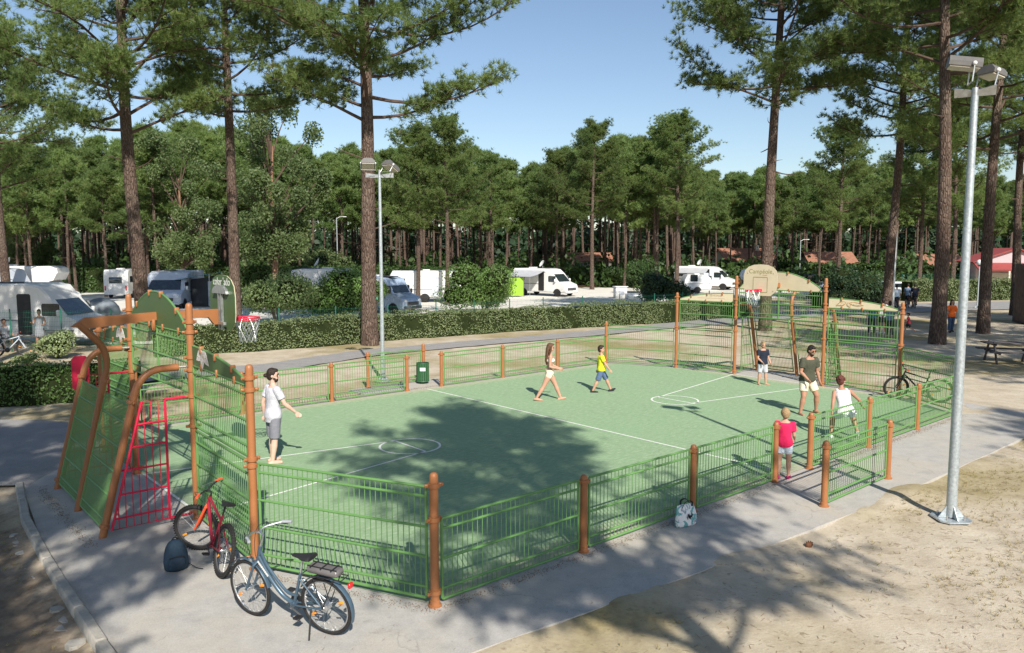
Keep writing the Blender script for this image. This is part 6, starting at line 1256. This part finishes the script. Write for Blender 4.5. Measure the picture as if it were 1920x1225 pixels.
# people in the distance
person('woman in an orange top and blue jeans walking behind the dark pine', *at(1787, 40.8), R(-95), 1.66, M_SKIN, dict(hipR=(.15, .04), hipL=(-.12, .05), kneeL=.2, shR=(.3, .3), elR=1.8, shL=(.1, .2), elL=.6), [('shirt', OR, -.05, .9), ('jeans', JN), ('shoe', BKS)], ('long', H_DK), far=True, fem=True)
person('small child in a red tee shirt running on the sand', *at(1707, 40.2), R(160), 1.05, M_SKIN, dict(lean=.1, hipR=(.5, .03), kneeR=.4, hipL=(-.4, .03), kneeL=.6, shR=(-.4, .1), elR=.8, shL=(.5, .1), elL=.8, hs=1.2), [('shirt', RD, -.03), ('shorts', DKS, .8, .018)], ('short', H_BK), far=True)
person('person in a slate blue shirt seen through the right goal wing', *at(1671, 38.6), R(80), 1.72, M_SKIN, dict(lean=.15, shR=(.4, .2), elR=.5, shL=(.3, .2), elL=.6), [('shirt', BSH, -.06, .8), ('jeans', DKS)], ('short', H_DK), far=True)
person('person in white beside the slate blue shirt behind the goal wing', *at(1657, 40.2), R(95), 1.75, M_SKIN, dict(), [('shirt', WH, -.06, .8), ('shorts', DKS, .8, .02), ('shoe', WH)], ('short', H_DK), far=True)
person('person in a teal shirt behind the right goal wing, left of the others', *at(1638, 39.6), R(70), 1.74, M_SKIN, dict(), [('shirt', TEAL, -.06, .8), ('jeans', DKS)], ('short', H_BK), far=True)
person('person in a grey dress standing by the nearest motorhome', *at(70, 33.9), R(-70), 1.66, M_SKINT, dict(shR=(.3, .2), elR=1.6, shL=(.2, .3), elL=1.2, inL=.6), [('dress', GDR), ('shoe', BKS)], ('short', H_DK), far=True, fem=True)
person('seated person at the very left edge beside the nearest motorhome', *at(3, 33.6), R(-40), 1.7, M_SKINT, dict(seat=.48, hipR=(1.45, .1), kneeR=1.45, hipL=(1.45, .1), kneeL=1.45, shR=(.5, .1), elR=.7, shL=(.5, .1), elL=.7), [('shirt', LG, -.04), ('shorts', DKS, .8, .02)], ('short', H_DK), far=True)
t = thing('camping_chair', 'folding camping chair under the seated person at the left edge', 'chair', (*at(3, 33.6), 0), R(-40)); MB().box((.1, 0, .40), (.5, .5, .05), bev=.015).build('seat', DKS, t); MB().box((-.18, 0, .72), (.05, .5, .55), bev=.015).build('backrest', DKS, t)
for sx in (-.12, .3):
    for sy in (-.22, .22): MB().tube([(sx, sy, 0), (sx, sy, .40)], .013, 6).build('leg', M_STEEL, t)
for px, Y, sh_, lab in ((1682, 56.5, PB, 'cyclist in a pale blue top partly hidden by the thin pole'), (1703, 58.5, BSH, 'left cyclist of the riding pair, grey blue top'), (1716, 58.0, NAVY, 'right cyclist of the riding pair in a dark top')):
    bx, by = at(px, Y); rz = R(68); bicycle('bicycle ridden by the ' + lab.replace(', ', ' with '), bx, by, rz, 'city', M_BFR, M_BFR, group='bicycles ridden on the far road')
    person(lab, bx - .14 * math.cos(rz), by - .14 * math.sin(rz), rz, 1.74, M_SKIN, dict(seat=.98, lean=.42, hipR=(.95, .08), kneeR=1.1, hipL=(.45, .08), kneeL=.75, shR=(.85, .15), elR=.25, shL=(.85, .15), elL=.25), [('shirt', sh_, -.05), ('shorts', DKS, .85, .012), ('shoe', BKS)], ('short', H_BK), far=True, group='cyclists on the far road')
# ================================================================== BAGS AND SMALL THINGS
M_NAVYB = mat('navy_backpack_fabric', (.018, .040, .068), .75, 0, .15, 8, .5, 40); M_STRAP = mat('black_webbing', (.015, .015, .017), .8)
bx, by = gp(331, 1068); t = thing('backpack', 'navy blue backpack standing on the walkway beside the red mountain bike', 'backpack', (bx, by, 0), R(-60)); t.scale = (.92, .92, .92)
c = MB(); rings = []
for i, (zz, dx, dy, ox) in enumerate(((0.0, .09, .135, 0), (.03, .125, .165, 0), (.12, .135, .175, .0), (.24, .12, .165, -.01), (.34, .095, .14, -.02), (.41, .065, .10, -.03), (.445, .03, .05, -.035))): rings.append(((ox, 0, zz), (dx, 0, 0), (0, dy, 0)))
loft(c, rings, 18); c.ball((.10, 0, .14), (.06, .125, .12), 12, 8); fuse(c, 'bag_body', M_NAVYB, t, .012, 2, .6)
MB().tube([(.13, .11, .22), (.155, 0, .25), (.13, -.11, .22)], .006, 6).build('pocket_zip', M_STRAP, t); MB().tube(smooth_line([(-.06, .05, .42), (-.04, 0, .48), (-.06, -.05, .42)], 4), .010, 6).build('carry_loop', M_STRAP, t)
for s in (-1, 1): MB().tube(smooth_line([(-.09, s * .06, .38), (-.20, s * .10, .28), (-.17, s * .13, .12), (-.10, s * .14, .04)], 5), [(.024, .008)] * 16, 8).build('shoulder_strap', M_STRAP, t)
MB().tube(smooth_line([(.02, .16, .08), (.12, .26, .02), (.20, .34, .012)], 5), .006, 5).build('loose_strap', M_STRAP, t)
bx, by = gp(1286, 985); t = thing('tote_bag', 'white tote bag with blue green leaf pattern at the fence foot', 'bag', (bx, by, 0), R(30))
def _tote(nt):
    n = noise(nt, 5.5, 3, .6, 'obj', 1.2); n2 = noise(nt, 8, 3, .6, 'obj', .8)
    c = ramp(nt, n, [(.48, (.78, .77, .76)), (.52, (.12, .36, .35)), (.60, (.20, .42, .42)), (.64, (.75, .75, .74))]).outputs[0]; return mixc(nt, ramp(nt, n2, [(.58, (0,) * 3), (.62, (1,) * 3)]).outputs[0], c, (.30, .33, .37)), n, .6, .2, .01
M_TOTE = surf('printed_tote_fabric', _tote); c = MB()
loft(c, [((0, 0, 0), (.21, 0, 0), (0, .07, 0)), ((0, 0, .03), (.225, 0, 0), (0, .085, 0)), ((.0, 0, .15), (.215, 0, 0), (0, .08, 0)), ((-.01, .01, .27), (.19, 0, 0), (0, .05, 0)), ((-.01, .02, .34), (.17, 0, 0), (0, .02, 0))], 20); fuse(c, 'bag_body', M_TOTE, t, .012, 2, .6)
for s in (-1, 1): MB().tube(smooth_line([(-.10, s * .02, .30), (-.07, s * .05, .39), (0, s * .06, .41), (.07, s * .05, .38), (.10, s * .02, .30)], 5), [(.014, .005)] * 21, 8).build('handle', M_STRAP, t)
for i in range(7): MB().box((0, 0, 0), (.012, .004, .05 + .01 * (i % 3))).build('print_mark', M_STRAP, t, smooth=False, mtx=T(-.03 + .016 * i - .02, -.088, .15 + .012 * ((i * 3) % 4)) @ RY(.3 * (i - 3) * .4))
bpy.data.scenes.remove(TMPSC)
